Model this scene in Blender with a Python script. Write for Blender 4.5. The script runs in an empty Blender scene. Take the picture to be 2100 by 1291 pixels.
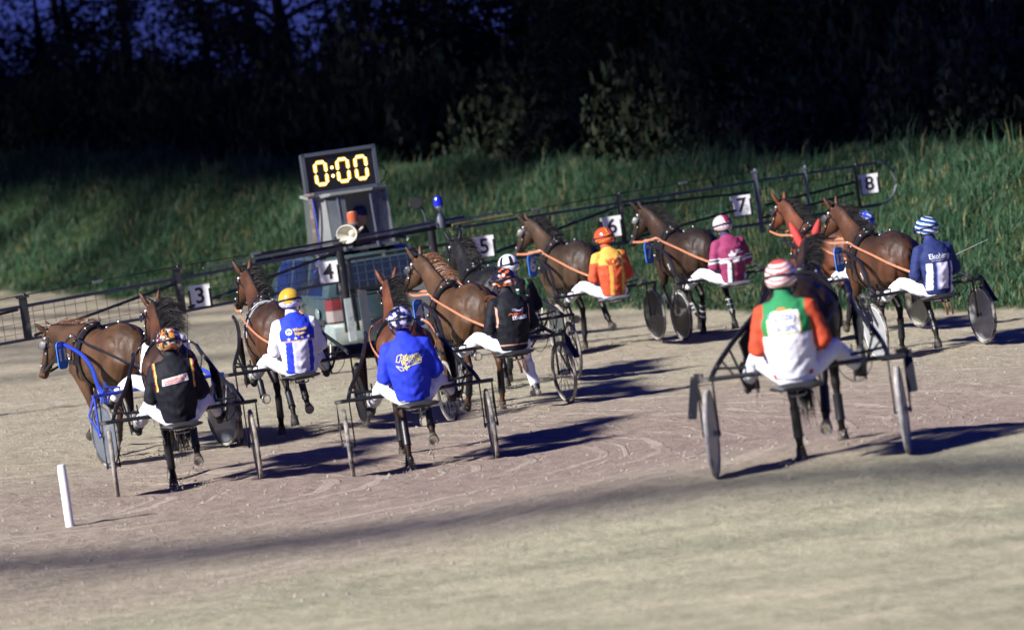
import bpy, bmesh, math, random
import numpy as np
from mathutils import Vector, Matrix, noise
from mathutils.bvhtree import BVHTree
random.seed(7); RNG = np.random.default_rng(7)
R = math.radians
SC = bpy.context.scene
COL = SC.collection

# ---------------------------------------------------------------- camera
cam_d = bpy.data.cameras.new('camera'); cam = bpy.data.objects.new('camera', cam_d); COL.objects.link(cam)
cam_d.lens = 154.3; cam_d.sensor_width = 36; cam_d.clip_end = 1500; cam_d.clip_start = 0.5
cam.matrix_world = Matrix.Translation((0, 0, 4.1)) @ Matrix.Rotation(R(90 - 3.531), 4, 'X') @ Matrix.Rotation(R(-8.0), 4, 'Z')
cam_d.dof.use_dof = True; cam_d.dof.focus_distance = 47; cam_d.dof.aperture_fstop = 1.9
SC.camera = cam
SC.view_settings.view_transform = 'Standard'; SC.view_settings.look = 'None'
SC.view_settings.gamma = 1; SC.view_settings.exposure = 1.38
try: SC.view_settings.use_curve_mapping = False
except Exception: pass
SC.cycles.max_bounces = 5; SC.cycles.diffuse_bounces = 3; SC.cycles.transparent_max_bounces = 8
# ---------------------------------------------------------------- light: low evening sun from the left, deep blue sky
SUN_EL, SHDIR = 34.5, Vector((0.82, 0.57, 0)).normalized()     # direction in which shadows fall
wd = bpy.data.worlds.new('World'); SC.world = wd; wd.use_nodes = True
nt = wd.node_tree; nt.nodes.clear()
sky = nt.nodes.new('ShaderNodeTexSky'); sky.sky_type = 'NISHITA'; sky.sun_disc = False
sky.sun_elevation = R(SUN_EL)
sky.sun_rotation = math.atan2(-SHDIR.x, -SHDIR.y)
mul = nt.nodes.new('ShaderNodeMix'); mul.data_type = 'RGBA'; mul.blend_type = 'MULTIPLY'; mul.inputs[0].default_value = 1
mul.inputs[7].default_value = (0.044, 0.064, 0.39, 1)
bgn = nt.nodes.new('ShaderNodeBackground'); bgn.inputs[1].default_value = 0.085
out = nt.nodes.new('ShaderNodeOutputWorld')
nt.links.new(sky.outputs[0], mul.inputs[6]); nt.links.new(mul.outputs[2], bgn.inputs[0]); nt.links.new(bgn.outputs[0], out.inputs[0])
sl = bpy.data.lights.new('sun', 'SUN'); sl.energy = 4.2; sl.angle = R(5.0); sl.color = (1.0, 0.97, 0.92)
so = bpy.data.objects.new('sun', sl); COL.objects.link(so)
sd = Vector((SHDIR.x * math.cos(R(SUN_EL)), SHDIR.y * math.cos(R(SUN_EL)), -math.sin(R(SUN_EL))))
so.rotation_euler = sd.to_track_quat('-Z', 'Y').to_euler()

# ---------------------------------------------------------------- materials
def ramp(nt, f, stops):
    r = nt.nodes.new('ShaderNodeValToRGB'); e = r.color_ramp.elements
    e[0].position, e[0].color = stops[0][0], (*stops[0][1], 1)
    e[1].position, e[1].color = stops[-1][0], (*stops[-1][1], 1)
    for p, c in stops[1:-1]:
        q = e.new(p); q.color = (*c, 1)
    nt.links.new(f, r.inputs[0]); return r.outputs[0]
def nz(nt, scale, detail=4, rough=.55, coord='Object', vec=None, stretch=None):
    n = nt.nodes.new('ShaderNodeTexNoise'); n.inputs['Scale'].default_value = scale
    n.inputs['Detail'].default_value = detail; n.inputs['Roughness'].default_value = rough
    if vec is None:
        tc = nt.nodes.new('ShaderNodeTexCoord'); vec = tc.outputs[coord]
    if stretch:
        mp = nt.nodes.new('ShaderNodeMapping'); mp.inputs['Scale'].default_value = stretch
        nt.links.new(vec, mp.inputs[0]); vec = mp.outputs[0]
    nt.links.new(vec, n.inputs['Vector']); return n.outputs[0]
def mixc(nt, a, b, f, mode='MIX'):
    m = nt.nodes.new('ShaderNodeMix'); m.data_type = 'RGBA'; m.blend_type = mode
    for v, i in ((f, 0), (a, 6), (b, 7)):
        if hasattr(v, 'is_linked'): nt.links.new(v, m.inputs[i])
        else: m.inputs[i].default_value = v if i == 0 else (*v, 1)
    return m.outputs[2]
def bump(nt, bs, h, strength=.3, dist=.02):
    b = nt.nodes.new('ShaderNodeBump'); b.inputs['Strength'].default_value = strength; b.inputs['Distance'].default_value = dist
    nt.links.new(h, b.inputs['Height']); nt.links.new(b.outputs[0], bs.inputs['Normal']); return b
MATS = {}
def mat(name, col=None, rough=.6, metal=0., var=.18, vscale=9., bmp=0., bscale=30., dirt=None, coat=0., emit=None, spec=.5, trans=0., alpha=1., bstretch=None, sheen=0., brough=.55, rvar=0.):
    """col None: colour comes from the mesh attribute Col"""
    if name in MATS: return MATS[name]
    m = bpy.data.materials.new(name); m.use_nodes = True; nt = m.node_tree; bs = nt.nodes['Principled BSDF']
    if col is None:
        a = nt.nodes.new('ShaderNodeAttribute'); a.attribute_name = 'Col'; base = a.outputs['Color']
    else: base = col
    f = nz(nt, vscale, 5)
    lo = ramp(nt, f, [(.3, (1 - var,) * 3), (.7, (1 + var * .0,) * 3)])
    c = mixc(nt, base, lo, 1.0, 'MULTIPLY')
    if dirt:
        d = ramp(nt, nz(nt, 6, 6, .65), [(dirt[1], (0,) * 3), (min(1, dirt[1] + .22), (1,) * 3)])
        c = mixc(nt, c, dirt[0], d)
    nt.links.new(c, bs.inputs['Base Color'])
    bs.inputs['Roughness'].default_value = rough; bs.inputs['Metallic'].default_value = metal
    bs.inputs['Specular IOR Level'].default_value = spec; bs.inputs['Coat Weight'].default_value = coat
    if rvar:
        rr_ = ramp(nt, nz(nt, vscale * 1.7, 5, .6), [(.32, (rough - rvar,) * 3), (.68, (rough + rvar,) * 3)]); nt.links.new(rr_, bs.inputs['Roughness'])
    if sheen: bs.inputs['Sheen Weight'].default_value = sheen
    if trans: bs.inputs['Transmission Weight'].default_value = trans
    if alpha < 1: bs.inputs['Alpha'].default_value = alpha
    if bmp: bump(nt, bs, nz(nt, bscale, 4, brough, stretch=bstretch), bmp, .02)
    if emit: bs.inputs['Emission Color'].default_value = (*emit[0], 1); bs.inputs['Emission Strength'].default_value = emit[1]
    MATS[name] = m; return m
DUST = (.30, .27, .23)
def M(n):
    T = dict(
      black_metal=dict(col=(.010, .011, .014), rough=.35, spec=.5, dirt=(DUST, .58), var=.3),
      steel=dict(col=(.30, .31, .33), rough=.4, metal=.7, dirt=((.12, .11, .10), .55)),
      grey_steel=dict(col=(.085, .095, .115), rough=.45, metal=.3, dirt=((.2, .19, .18), .58)),
      blue_metal=dict(col=(.02, .05, .38), rough=.3, coat=.4),
      yellow_paint=dict(col=(.62, .48, .03), rough=.4),
      tyre=dict(col=(.045, .042, .040), rough=.85, dirt=(DUST, .42), var=.3),
      tyre_dusty=dict(col=(.14, .12, .10), rough=.9, dirt=(DUST, .40)),
      tyre_pale=dict(col=(.24, .23, .22), rough=.9, dirt=((.45, .43, .40), .45)),
      rim_white=dict(col=(.55, .55, .54), rough=.4, dirt=(DUST, .55)),
      rim_dark=dict(col=(.05, .05, .055), rough=.4),
      leather=dict(col=(.010, .010, .012), rough=.42, var=.4, vscale=30, bmp=.1, bscale=60),
      orange_strap=dict(col=(.48, .19, .10), rough=.6, vscale=25, var=.35),
      brown_strap=dict(col=(.16, .07, .035), rough=.55),
      white_cloth=dict(col=(.72, .72, .74), rough=.8, bmp=.25, bscale=12),
      white_plastic=dict(col=(.78, .78, .76), rough=.4, dirt=((.35, .34, .30), .66)),
      black_print=dict(col=(.008, .008, .012), rough=.6, var=.1),
      skin=dict(col=(.48, .25, .17), rough=.5, var=.2, vscale=25),
      hair_black=dict(col=(.008, .007, .007), spec=.2, rough=.6, var=.5, vscale=3),
      hair_brown=dict(col=(.05, .022, .010), rough=.45, var=.5, vscale=3),
      hair_red=dict(col=(.16, .062, .022), rough=.45, var=.5, vscale=3),
      hair_pale=dict(col=(.22, .14, .08), rough=.5, var=.5, vscale=3),
      hoof=dict(col=(.055, .045, .035), rough=.55, var=.4, dirt=(DUST, .5)),
      sole=dict(col=(.38, .33, .25), rough=.8, var=.4, vscale=40),
      horse=dict(col=None, rough=.55, rvar=.14, var=.5, vscale=4.2, bmp=.5, bscale=11., spec=.28, bstretch=(1, 1, .45)),
      jacket=dict(col=None, spec=.2, rough=.72, var=.10, vscale=14., bmp=.5, bscale=7., bstretch=(1, 1, 2.2), brough=.4),
      trousers=dict(col=(.74, .75, .80), rough=.75, var=.12, bmp=.8, bscale=11., dirt=((.45, .40, .36), .68)),
      boot=dict(col=(.022, .022, .024), rough=.5, dirt=(DUST, .50)),
      helmet=dict(col=None, rough=.16, var=.06, coat=.6, spec=.6),
      net=dict(col=(.013, .014, .018), rough=.7),
    )
    return mat(n, **T[n])

# ---------------------------------------------------------------- mesh helpers
class MB:
    def __init__(s): s.v = []; s.f = []; s.c = []
    def add(s, v, f, col=None):
        o = len(s.v); s.v += [tuple(p) for p in v]; s.f += [tuple(i + o for i in q) for q in f]
        if col is not None or s.c:
            while len(s.c) < o: s.c.append((1, 1, 1))
            s.c += [tuple(col)] * len(v) if col is not None and not isinstance(col[0], (tuple, list)) else list(col)
    def box(s, c, h, rot=None, col=None, taper=1.):
        v = []
        for x in (-1, 1):
            for y in (-1, 1):
                for z in (-1, 1):
                    k = taper if z > 0 else 1
                    p = Vector((x * h[0] * k, y * h[1] * k, z * h[2]))
                    if rot: p = rot @ p
                    v.append(p + Vector(c))
        s.add(v, [(0, 1, 3, 2), (4, 6, 7, 5), (0, 4, 5, 1), (2, 3, 7, 6), (0, 2, 6, 4), (1, 5, 7, 3)], col)
    def bar(s, a, b, w, h, up=(0, 0, 1), col=None):
        a, b = Vector(a), Vector(b); t = (b - a).normalized(); u = Vector(up)
        sd = t.cross(u)
        if sd.length < 1e-4: sd = t.cross(Vector((1, 0, 0)))
        sd.normalize(); u = sd.cross(t)
        v = [p + sd * (i * w / 2) + u * (j * h / 2) for p in (a, b) for i, j in ((-1, -1), (1, -1), (1, 1), (-1, 1))]
        s.add(v, [(3, 2, 1, 0), (4, 5, 6, 7), (0, 1, 5, 4), (1, 2, 6, 5), (2, 3, 7, 6), (3, 0, 4, 7)], col)
    def loft(s, pts, rad, up=(0, 0, 1), seg=12, col=None, closed=False, cap=True):
        P = [Vector(p) for p in pts]; n = len(P); ups = up if isinstance(up, list) else [up] * n
        v = []
        for i in range(n):
            if closed: t = P[(i + 1) % n] - P[i - 1]
            else: t = P[min(i + 1, n - 1)] - P[max(i - 1, 0)]
            t.normalize(); u = Vector(ups[i]); sd = t.cross(u)
            if sd.length < 1e-3: sd = t.cross(Vector((.3, 1, .1)))
            sd.normalize(); u = sd.cross(t); r = rad[i] if isinstance(rad, (list, tuple)) else rad
            a, b = r if isinstance(r, (list, tuple)) else (r, r)
            for k in range(seg):
                an = 2 * math.pi * k / seg
                v.append(P[i] + sd * (a * math.cos(an)) + u * (b * math.sin(an)))
        f = []
        m = n if closed else n - 1
        for i in range(m):
            j = (i + 1) % n
            for k in range(seg):
                l = (k + 1) % seg
                f.append((i * seg + k, j * seg + k, j * seg + l, i * seg + l))
        if not closed and cap:
            f.append(tuple(range(seg))); f.append(tuple(reversed([(n - 1) * seg + k for k in range(seg)])))
        f = [tuple(reversed(q)) for q in f]
        s.add(v, f, col)
    def tube(s, pts, r, seg=7, sub=4, col=None):
        s.loft(smooth_path(pts, sub) if sub > 1 and len(pts) > 2 else pts, [r] * (((len(pts) - 1) * sub + 1) if sub > 1 and len(pts) > 2 else len(pts)), seg=seg, col=col)
    def ball(s, c, r, seg=12, rings=8, rot=None, col=None):
        r = r if isinstance(r, (tuple, list)) else (r, r, r); v = []; f = []
        for i in range(rings + 1):
            th = math.pi * i / rings
            for k in range(seg):
                ph = 2 * math.pi * k / seg
                p = Vector((r[0] * math.sin(th) * math.cos(ph), r[1] * math.sin(th) * math.sin(ph), r[2] * math.cos(th)))
                if rot: p = rot @ p
                v.append(p + Vector(c))
        for i in range(rings):
            for k in range(seg):
                l = (k + 1) % seg; f.append((i * seg + k, (i + 1) * seg + k, (i + 1) * seg + l, i * seg + l))
        s.add(v, f, col)
    def lathe(s, prof, c=(0, 0, 0), axis='y', seg=28, col=None):
        """prof: list of (radius, height) revolved round the axis"""
        v = []; f = []; n = len(prof)
        for r, h in prof:
            for k in range(seg):
                a = 2 * math.pi * k / seg; p = (r * math.cos(a), r * math.sin(a))
                q = {'y': (p[0], h, p[1]), 'z': (p[0], p[1], h), 'x': (h, p[0], p[1])}[axis]
                v.append((q[0] + c[0], q[1] + c[1], q[2] + c[2]))
        for i in range(n - 1):
            for k in range(seg):
                l = (k + 1) % seg; f.append((i * seg + k, i * seg + l, (i + 1) * seg + l, (i + 1) * seg + k))
        s.add(v, f, col)
    def mesh(s, name, smooth=True):
        me = bpy.data.meshes.new(name); me.from_pydata(s.v, [], s.f); me.update()
        if s.c:
            while len(s.c) < len(s.v): s.c.append((1, 1, 1))
            setcol(me, np.array(s.c))
        if smooth: shade(me)
        return me
    def build(s, name, m, parent=None, smooth=True, loc=None):
        me = s.mesh(name, smooth); return link(name, me, m, parent, loc)
def shade(me, ang=38):
    me.polygons.foreach_set('use_smooth', [True] * len(me.polygons))
    try: me.set_sharp_from_angle(angle=R(ang))
    except Exception: pass
def setcol(me, arr):
    a = me.color_attributes.get('Col') or me.color_attributes.new('Col', 'FLOAT_COLOR', 'POINT')
    full = np.ones((len(me.vertices), 4), dtype=np.float32); full[:, :3] = arr
    a.data.foreach_set('color', full.ravel())
def coords(me):
    a = np.empty(len(me.vertices) * 3, dtype=np.float32); me.vertices.foreach_get('co', a); return a.reshape(-1, 3)
def link(name, me, m, parent=None, loc=None):
    o = bpy.data.objects.new(name, me); COL.objects.link(o)
    if m and not me.materials: me.materials.append(m)
    if parent: o.parent = parent
    if loc: o.location = loc
    return o
def smooth_path(pts, sub=4):
    P = [Vector(p) for p in pts]; n = len(P); o = []
    for i in range(n - 1):
        a, b, c, d = P[max(i - 1, 0)], P[i], P[i + 1], P[min(i + 2, n - 1)]
        for k in range(sub):
            t = k / sub
            o.append(.5 * ((2 * b) + (c - a) * t + (2 * a - 5 * b + 4 * c - d) * t * t + (3 * b - a - 3 * c + d) * t ** 3))
    o.append(P[-1]); return o
def empty(name, loc=(0, 0, 0), rz=0, parent=None):
    o = bpy.data.objects.new(name, None); COL.objects.link(o); o.location = loc; o.rotation_euler = (0, 0, rz); o.empty_display_size = .2
    if parent: o.parent = parent
    return o
def tag(o, label=None, cat=None, group=None, kind=None):
    for k, v in (('label', label), ('category', cat), ('group', group), ('kind', kind)):
        if v: o[k] = v
    return o
def remesh(mb, voxel, smooth=3, name='body'):
    me = mb.mesh(name, False) if isinstance(mb, MB) else mb
    o = bpy.data.objects.new('tmp', me); COL.objects.link(o)
    r = o.modifiers.new('r', 'REMESH'); r.mode = 'VOXEL'; r.voxel_size = voxel
    s = o.modifiers.new('s', 'SMOOTH'); s.factor = .5; s.iterations = smooth
    dg = bpy.context.evaluated_depsgraph_get(); dg.update()
    res = bpy.data.meshes.new_from_object(o.evaluated_get(dg))
    bpy.data.objects.remove(o); res.name = name
    res.polygons.foreach_set('use_smooth', [True] * len(res.polygons))
    return res
def bvh_of(me): 
    return BVHTree.FromPolygons([v.co.copy() for v in me.vertices], [tuple(p.vertices) for p in me.polygons])
def ribbon(mb, pts, nrm, wid, width, off=.006, thick=.006, closed=False):
    """strap: pts on a surface with normals and unit width vectors"""
    v = []; f = []; n = len(pts)
    for p, q, w in zip(pts, nrm, wid):
        for a, b in ((-.5, 0), (-.5, 1), (.5, 1), (.5, 0)):
            v.append(p + w * (a * width) + q * (off - thick + b * thick * 1.6))
    for i in range(n if closed else n - 1):
        j = (i + 1) % n
        for k in range(4):
            l = (k + 1) % 4; f.append((i * 4 + k, i * 4 + l, j * 4 + l, j * 4 + k))
    mb.add(v, f)
def ring_strap(mb, bvh, c, u, w, R0, width, a0=0, a1=360, n=28, off=.007, thick=.006):
    """cast rays towards the axis through c (axis = u x w) from a circle in the plane (u, w)"""
    c, u, w = Vector(c), Vector(u).normalized(), Vector(w).normalized(); ax = u.cross(w).normalized()
    P, N, Wd = [], [], []; full = abs(a1 - a0) >= 359.9
    m = n if full else n + 1
    for i in range(m):
        a = R(a0 + (a1 - a0) * i / n); d = u * math.cos(a) + w * math.sin(a)
        h = bvh.ray_cast(c + d * R0, -d, R0)
        if h[0] is None:
            if P: continue
            else: continue
        P.append(h[0]); N.append(d); Wd.append(ax)
    if len(P) > 3: ribbon(mb, P, N, Wd, width, off, thick, full and len(P) == m)
def surf_strap(mb, bvh, pts, width, off=.008, sub=3, thick=.006):
    P, N, Wd = [], [], []; Q = smooth_path(pts, sub)
    for i, p in enumerate(Q):
        h = bvh.find_nearest(p)
        q = h[0]; n = (p - q)
        n = h[1] if n.length < 1e-4 or n.dot(h[1]) < 0 else n.normalized() * .3 + h[1] * .7
        P.append(q); N.append(n.normalized())
    for i in range(len(P)):
        t = P[min(i + 1, len(P) - 1)] - P[max(i - 1, 0)]; Wd.append(t.cross(N[i]).normalized())
    ribbon(mb, P, N, Wd, width, off, thick)
def bisected(bm, step=.03):
    """cut a flat mesh in the xy plane into cells so that it can be laid on a curved surface"""
    xs = [v.co.x for v in bm.verts]; ys = [v.co.y for v in bm.verts]
    for ax, lo, hi in ((0, min(xs), max(xs)), (1, min(ys), max(ys))):
        k = lo + step
        while k < hi:
            g = bm.verts[:] + bm.edges[:] + bm.faces[:]
            co = Vector((0, 0, 0)); co[ax] = k; no = Vector((0, 0, 0)); no[ax] = 1
            bmesh.ops.bisect_plane(bm, geom=g, plane_co=co, plane_no=no); k += step
def text_bm(s, size, bold=0., sx=1., shear=0., align='CENTER'):
    cu = bpy.data.curves.new('t', 'FONT'); cu.body = s; cu.size = size; cu.align_x = align; cu.align_y = 'CENTER'; cu.offset = bold; cu.shear = shear
    cu.resolution_u = 3
    o = bpy.data.objects.new('t', cu); COL.objects.link(o)
    dg = bpy.context.evaluated_depsgraph_get(); dg.update()
    me = bpy.data.meshes.new_from_object(o.evaluated_get(dg)); bpy.data.objects.remove(o)
    bm = bmesh.new(); bm.from_mesh(me)
    for v in bm.verts: v.co.x *= sx; v.co.z = 0
    return bm
def poly_bm(*polys):
    bm = bmesh.new()
    for p in polys: bm.faces.new([bm.verts.new((x, y, 0)) for x, y in p])
    return bm
def xf(bm, dx=0, dy=0, rot=0, s=1.):
    c, q = math.cos(R(rot)), math.sin(R(rot))
    for v in bm.verts:
        x, y = v.co.x * s, v.co.y * s; v.co.x = c * x - q * y + dx; v.co.y = q * x + c * y + dy
    return bm
def project(bm, bvh, frame, off, name, m, parent, dist=1.0, step=.03):
    """lay a flat bmesh onto a surface: frame = (origin, right, up); rays go along right x up reversed"""
    O, rt, up = [Vector(q) for q in frame]; n = rt.cross(up).normalized()
    bisected(bm, step)
    bad = []
    for v in bm.verts:
        p = O + rt * v.co.x + up * v.co.y; h = bvh.ray_cast(p + n * dist, -n, dist * 2)
        if h[0] is None: bad.append(v)
        else: v.co = h[0] + n * off
    if bad: bmesh.ops.delete(bm, geom=bad, context='VERTS')
    me = bpy.data.meshes.new(name); bm.to_mesh(me); bm.free()
    return link(name, me, m, parent)
def flat(bm, frame, name, m, parent, thick=0.):
    O, rt, up = [Vector(q) for q in frame]; n = rt.cross(up).normalized()
    if thick:
        r = bmesh.ops.extrude_face_region(bm, geom=bm.faces[:])
        for e in r['geom']:
            if isinstance(e, bmesh.types.BMVert): e.co.z += thick
    for v in bm.verts: v.co = O + rt * v.co.x + up * v.co.y + n * v.co.z
    bmesh.ops.recalc_face_normals(bm, faces=bm.faces)
    me = bpy.data.meshes.new(name); bm.to_mesh(me); bm.free(); return link(name, me, m, parent)
def round_rect(w, h, r=.03, n=5):
    p = []
    for cx, cy, a0 in ((w / 2 - r, h / 2 - r, 0), (-w / 2 + r, h / 2 - r, 90), (-w / 2 + r, -h / 2 + r, 180), (w / 2 - r, -h / 2 + r, 270)):
        for k in range(n + 1):
            a = R(a0 + 90 * k / n); p.append((cx + r * math.cos(a), cy + r * math.sin(a)))
    return p
def disc(r, n=20, cx=0, cy=0): return [(cx + r * math.cos(2 * math.pi * k / n), cy + r * math.sin(2 * math.pi * k / n)) for k in range(n)]
def star(r, cx=0, cy=0): return [(cx + (r if k % 2 == 0 else r * .42) * math.sin(math.pi * k / 5), cy + (r if k % 2 == 0 else r * .42) * math.cos(math.pi * k / 5)) for k in range(10)]
def rect(x0, y0, x1, y1): return [(x0, y0), (x1, y0), (x1, y1), (x0, y1)]
def sstep(a, b, x):
    t = np.clip((x - a) / (b - a), 0, 1); return t * t * (3 - 2 * t)
# ================================================================ GROUND
RIGS = {'F': (2.168, 34.194, .490), 'G': (-1.045, 42.489, .103), 'B': (-3.37, 42.903, .19), 'L': (-3.84, 46.726, 0.226),
        'W': (-2.425, 47.468, .187), 'R4': (-.17, 48.754, .016), 'R5': (-.017, 52.477, -.020), 'R6': (1.246, 58.674, -.142),
        'R7': (2.93, 59.847, -.25), 'R8': (4.601, 56.798, -.318), 'R13': (4.88, 51.854, -.239)}
YAW = {'F': -9, 'G': 4, 'B': 6, 'L': 30, 'W': 12, 'R4': 20, 'R5': 14, 'R6': 20, 'R7': 22, 'R8': 21, 'R13': 19}
CO = [0.012, -0.3761, -0.3066, 0.0428, -0.1904, -0.0605]
def base_g(x, y):
    X = np.clip(x, -13, 13) / 8; Y = (np.clip(y, 22, 97) - 50) / 20
    return CO[0] + CO[1] * X + CO[2] * Y + CO[3] * X * X + CO[4] * X * Y + CO[5] * Y * Y
def track_g(x, y):
    """the track surface: a gentle cross-fall with level spots where the sulkies run"""
    x = np.asarray(x, float); y = np.asarray(y, float); b = base_g(x, y); sw = 0; sz = 0
    for k, (rx, ry, rz) in RIGS.items():
        a = R(YAW[k]); cx, cy = rx - .5 * math.sin(a), ry + .5 * math.cos(a)
        s = 2.7 if k == 'F' else .75
        w = np.exp(-((x - cx) ** 2 + (y - cy) ** 2) / (2 * s * s)); w = np.clip(w * (1.15 if k == 'F' else 1.5), 0, 1) ** (1.2 if k == 'F' else 2)
        sw = sw + w; sz = sz + w * rz
    k = np.clip(sw, 0, 1)
    return b * (1 - k) + k * (sz / np.maximum(sw, 1e-6))
EX = [-200, -40, -20, -11, -5.2, 0, 3.36, 6.84, 10, 16, 60]; EY = [150, 120, 103, 95, 86, 75.2, 67.6, 60.2, 53, 40, 0]
CX_ = [-200, -40, -20, -11.4, -5.3, .45, 4.3, 8.75, 13, 18, 60]; CY_ = [165, 133, 114, 104.5, 96, 88, 79, 72, 66, 58, 25]
CZ_ = [3.6, 3.6, 3.4, 2.95, 2.25, 1.50, 1.22, 1.25, 1.5, 1.6, 1.6]
def ground_z(x, y):
    x = np.asarray(x, float); y = np.asarray(y, float)
    e = np.interp(x, EX, EY); c = np.interp(x, CX_, CY_); z = np.interp(x, CX_, CZ_)
    t = (y - e) / (c - e); b = track_g(x, np.minimum(y, e + 2))
    lump = .10 * np.sin(x * 1.3 + y * .5) + .08 * np.sin(x * .7 - y * .9 + 2)
    k = sstep(0, 1, t)
    k = .55 * np.clip(t, 0, 1) + .45 * k
    back = sstep(0, 1, (y - c) / 12.)
    return b * (1 - k) + z * k + lump * np.clip(t * 2, 0, 1) - back * 1.3
def gz(x, y): return float(ground_z(x, y))
def grid_mesh(name, xs, ys):
    X, Y = np.meshgrid(xs, ys); Z = ground_z(X, Y)
    v = np.stack([X, Y, Z], -1).reshape(-1, 3); nx, ny = len(xs), len(ys)
    i = np.arange(ny - 1)[:, None] * nx + np.arange(nx - 1)[None]; i = i.ravel()
    f = np.stack([i, i + 1, i + nx + 1, i + nx], -1)
    me = bpy.data.meshes.new(name); me.vertices.add(len(v)); me.vertices.foreach_set('co', v.ravel())
    me.loops.add(f.size); me.loops.foreach_set('vertex_index', f.ravel()); me.polygons.add(len(f))
    me.polygons.foreach_set('loop_start', np.arange(len(f)) * 4); me.polygons.foreach_set('loop_total', np.full(len(f), 4))
    me.update(); me.validate(); me.polygons.foreach_set('use_smooth', [True] * len(f)); return me
def axis(segs):
    o = []
    for a, b, st in segs: o += list(np.arange(a, b, st))
    return np.array(o + [segs[-1][1]])
gmat = bpy.data.materials.new('track_and_bank_soil'); gmat.use_nodes = True; nt = gmat.node_tree; bs = nt.nodes['Principled BSDF']
tc = nt.nodes.new('ShaderNodeTexCoord'); obj_c = tc.outputs['Object']
sand = ramp(nt, nz(nt, .16, 3, .5), [(.36, (.42, .385, .27)), (.50, (.405, .36, .26)), (.66, (.39, .335, .25))])
fine = ramp(nt, nz(nt, 5.5, 8, .72, stretch=(1, .55, 1)), [(.30, (.66,) * 3), (.55, (1.0,) * 3), (.72, (1.16,) * 3)])
sand = mixc(nt, sand, fine, 1., 'MULTIPLY')
pk = nt.nodes.new('ShaderNodeVectorMath'); pk.operation = 'DISTANCE'; pk.inputs[1].default_value = (1.2, 41, 0); nt.links.new(obj_c, pk.inputs[0])
pm = nt.nodes.new('ShaderNodeMapRange'); pm.inputs['From Min'].default_value = 3; pm.inputs['From Max'].default_value = 11; pm.inputs['To Min'].default_value = .85; pm.inputs['To Max'].default_value = 0; nt.links.new(pk.outputs['Value'], pm.inputs['Value'])
sand = mixc(nt, sand, mixc(nt, (.335, .25, .215), fine, 1., 'MULTIPLY'), pm.outputs[0])
# wheel and harrow lines: thin pale curves that follow the bend
vm = nt.nodes.new('ShaderNodeVectorMath'); vm.operation = 'DISTANCE'; vm.inputs[1].default_value = (-4.6, 41.5, 0)
flatv = nt.nodes.new('ShaderNodeVectorMath'); flatv.operation = 'MULTIPLY'; flatv.inputs[1].default_value = (1, 1, 0)
nt.links.new(obj_c, flatv.inputs[0]); nt.links.new(flatv.outputs[0], vm.inputs[0])
def math_n(op, a, b=None):
    m = nt.nodes.new('ShaderNodeMath'); m.operation = op
    for v, i in ((a, 0), (b, 1)):
        if v is None: continue
        if hasattr(v, 'is_linked'): nt.links.new(v, m.inputs[i])
        else: m.inputs[i].default_value = v
    return m.outputs[0]
dist = math_n('ADD', vm.outputs['Value'], math_n('MULTIPLY', nz(nt, .35, 2), 1.3))
lin = nt.nodes.new('ShaderNodeTexNoise'); lin.noise_dimensions = '1D'; lin.inputs['Scale'].default_value = 4.2; lin.inputs['Detail'].default_value = 3
nt.links.new(dist, lin.inputs['W'])
lf = ramp(nt, lin.outputs[0], [(.555, (0,) * 3), (.62, (1,) * 3)])
lm = ramp(nt, nz(nt, .6, 3), [(.42, (.08,) * 3), (.62, (.75,) * 3)])
sand = mixc(nt, sand, (.50, .42, .35), mixc(nt, lf, lm, 1., 'MULTIPLY'))
# the infield verge near the camera: worn pale grass
sx = nt.nodes.new('ShaderNodeSeparateXYZ'); nt.links.new(obj_c, sx.inputs[0])
vy = math_n('ADD', sx.outputs[1], math_n('ADD', math_n('MULTIPLY', sx.outputs[0], -.42), math_n('MULTIPLY', nz(nt, .9, 4), 1.6)))
mr = nt.nodes.new('ShaderNodeMapRange'); mr.inputs['From Min'].default_value = 33.0; mr.inputs['From Max'].default_value = 35.2; mr.inputs['To Min'].default_value = 1; mr.inputs['To Max'].default_value = 0
nt.links.new(vy, mr.inputs['Value'])
verge = ramp(nt, nz(nt, .8, 6, .6, stretch=(.55, 2.0, 1)), [(.34, (.34, .33, .225)), (.52, (.45, .42, .29)), (.68, (.56, .50, .35))])
verge = mixc(nt, verge, fine, .8, 'MULTIPLY')
col = mixc(nt, sand, verge, mr.outputs[0])
soil = ramp(nt, nz(nt, 3., 4), [(.3, (.02, .035, .012)), (.7, (.035, .06, .02))])
at = nt.nodes.new('ShaderNodeAttribute'); at.attribute_name = 'Col'
col = mixc(nt, col, soil, at.outputs['Fac'])
nt.links.new(col, bs.inputs['Base Color']); bs.inputs['Roughness'].default_value = .95; bs.inputs['Specular IOR Level'].default_value = .15
vo = nt.nodes.new('ShaderNodeTexVoronoi'); vo.inputs['Scale'].default_value = 3.2; nt.links.new(obj_c, vo.inputs['Vector'])
pit = ramp(nt, vo.outputs['Distance'], [(.0, (0,) * 3), (.22, (1,) * 3)])
h1 = mixc(nt, nz(nt, 9., 9, .75), pit, .16); h1 = mixc(nt, h1, lf, .12); bump(nt, bs, h1, 1.0, .12)
gxs = axis([(-400, -60, 40), (-60, -14, 4), (-14, -9, .5), (-9, 9, .12), (9, 14, .5), (14, 60, 4), (60, 400, 40)])
gys = axis([(-60, 0, 10), (0, 24, 2), (24, 64, .16), (64, 112, .4), (112, 160, 4), (160, 1200, 80)])
gm = grid_mesh('ground', gxs, gys)
cc = coords(gm)
fine_n = np.zeros(len(cc))
inb = (np.abs(cc[:, 0]) < 9) & (cc[:, 1] > 24) & (cc[:, 1] < 90)
rr = RNG.normal(0, 1, len(cc)); fine_n[inb] = rr[inb] * .006
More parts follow.
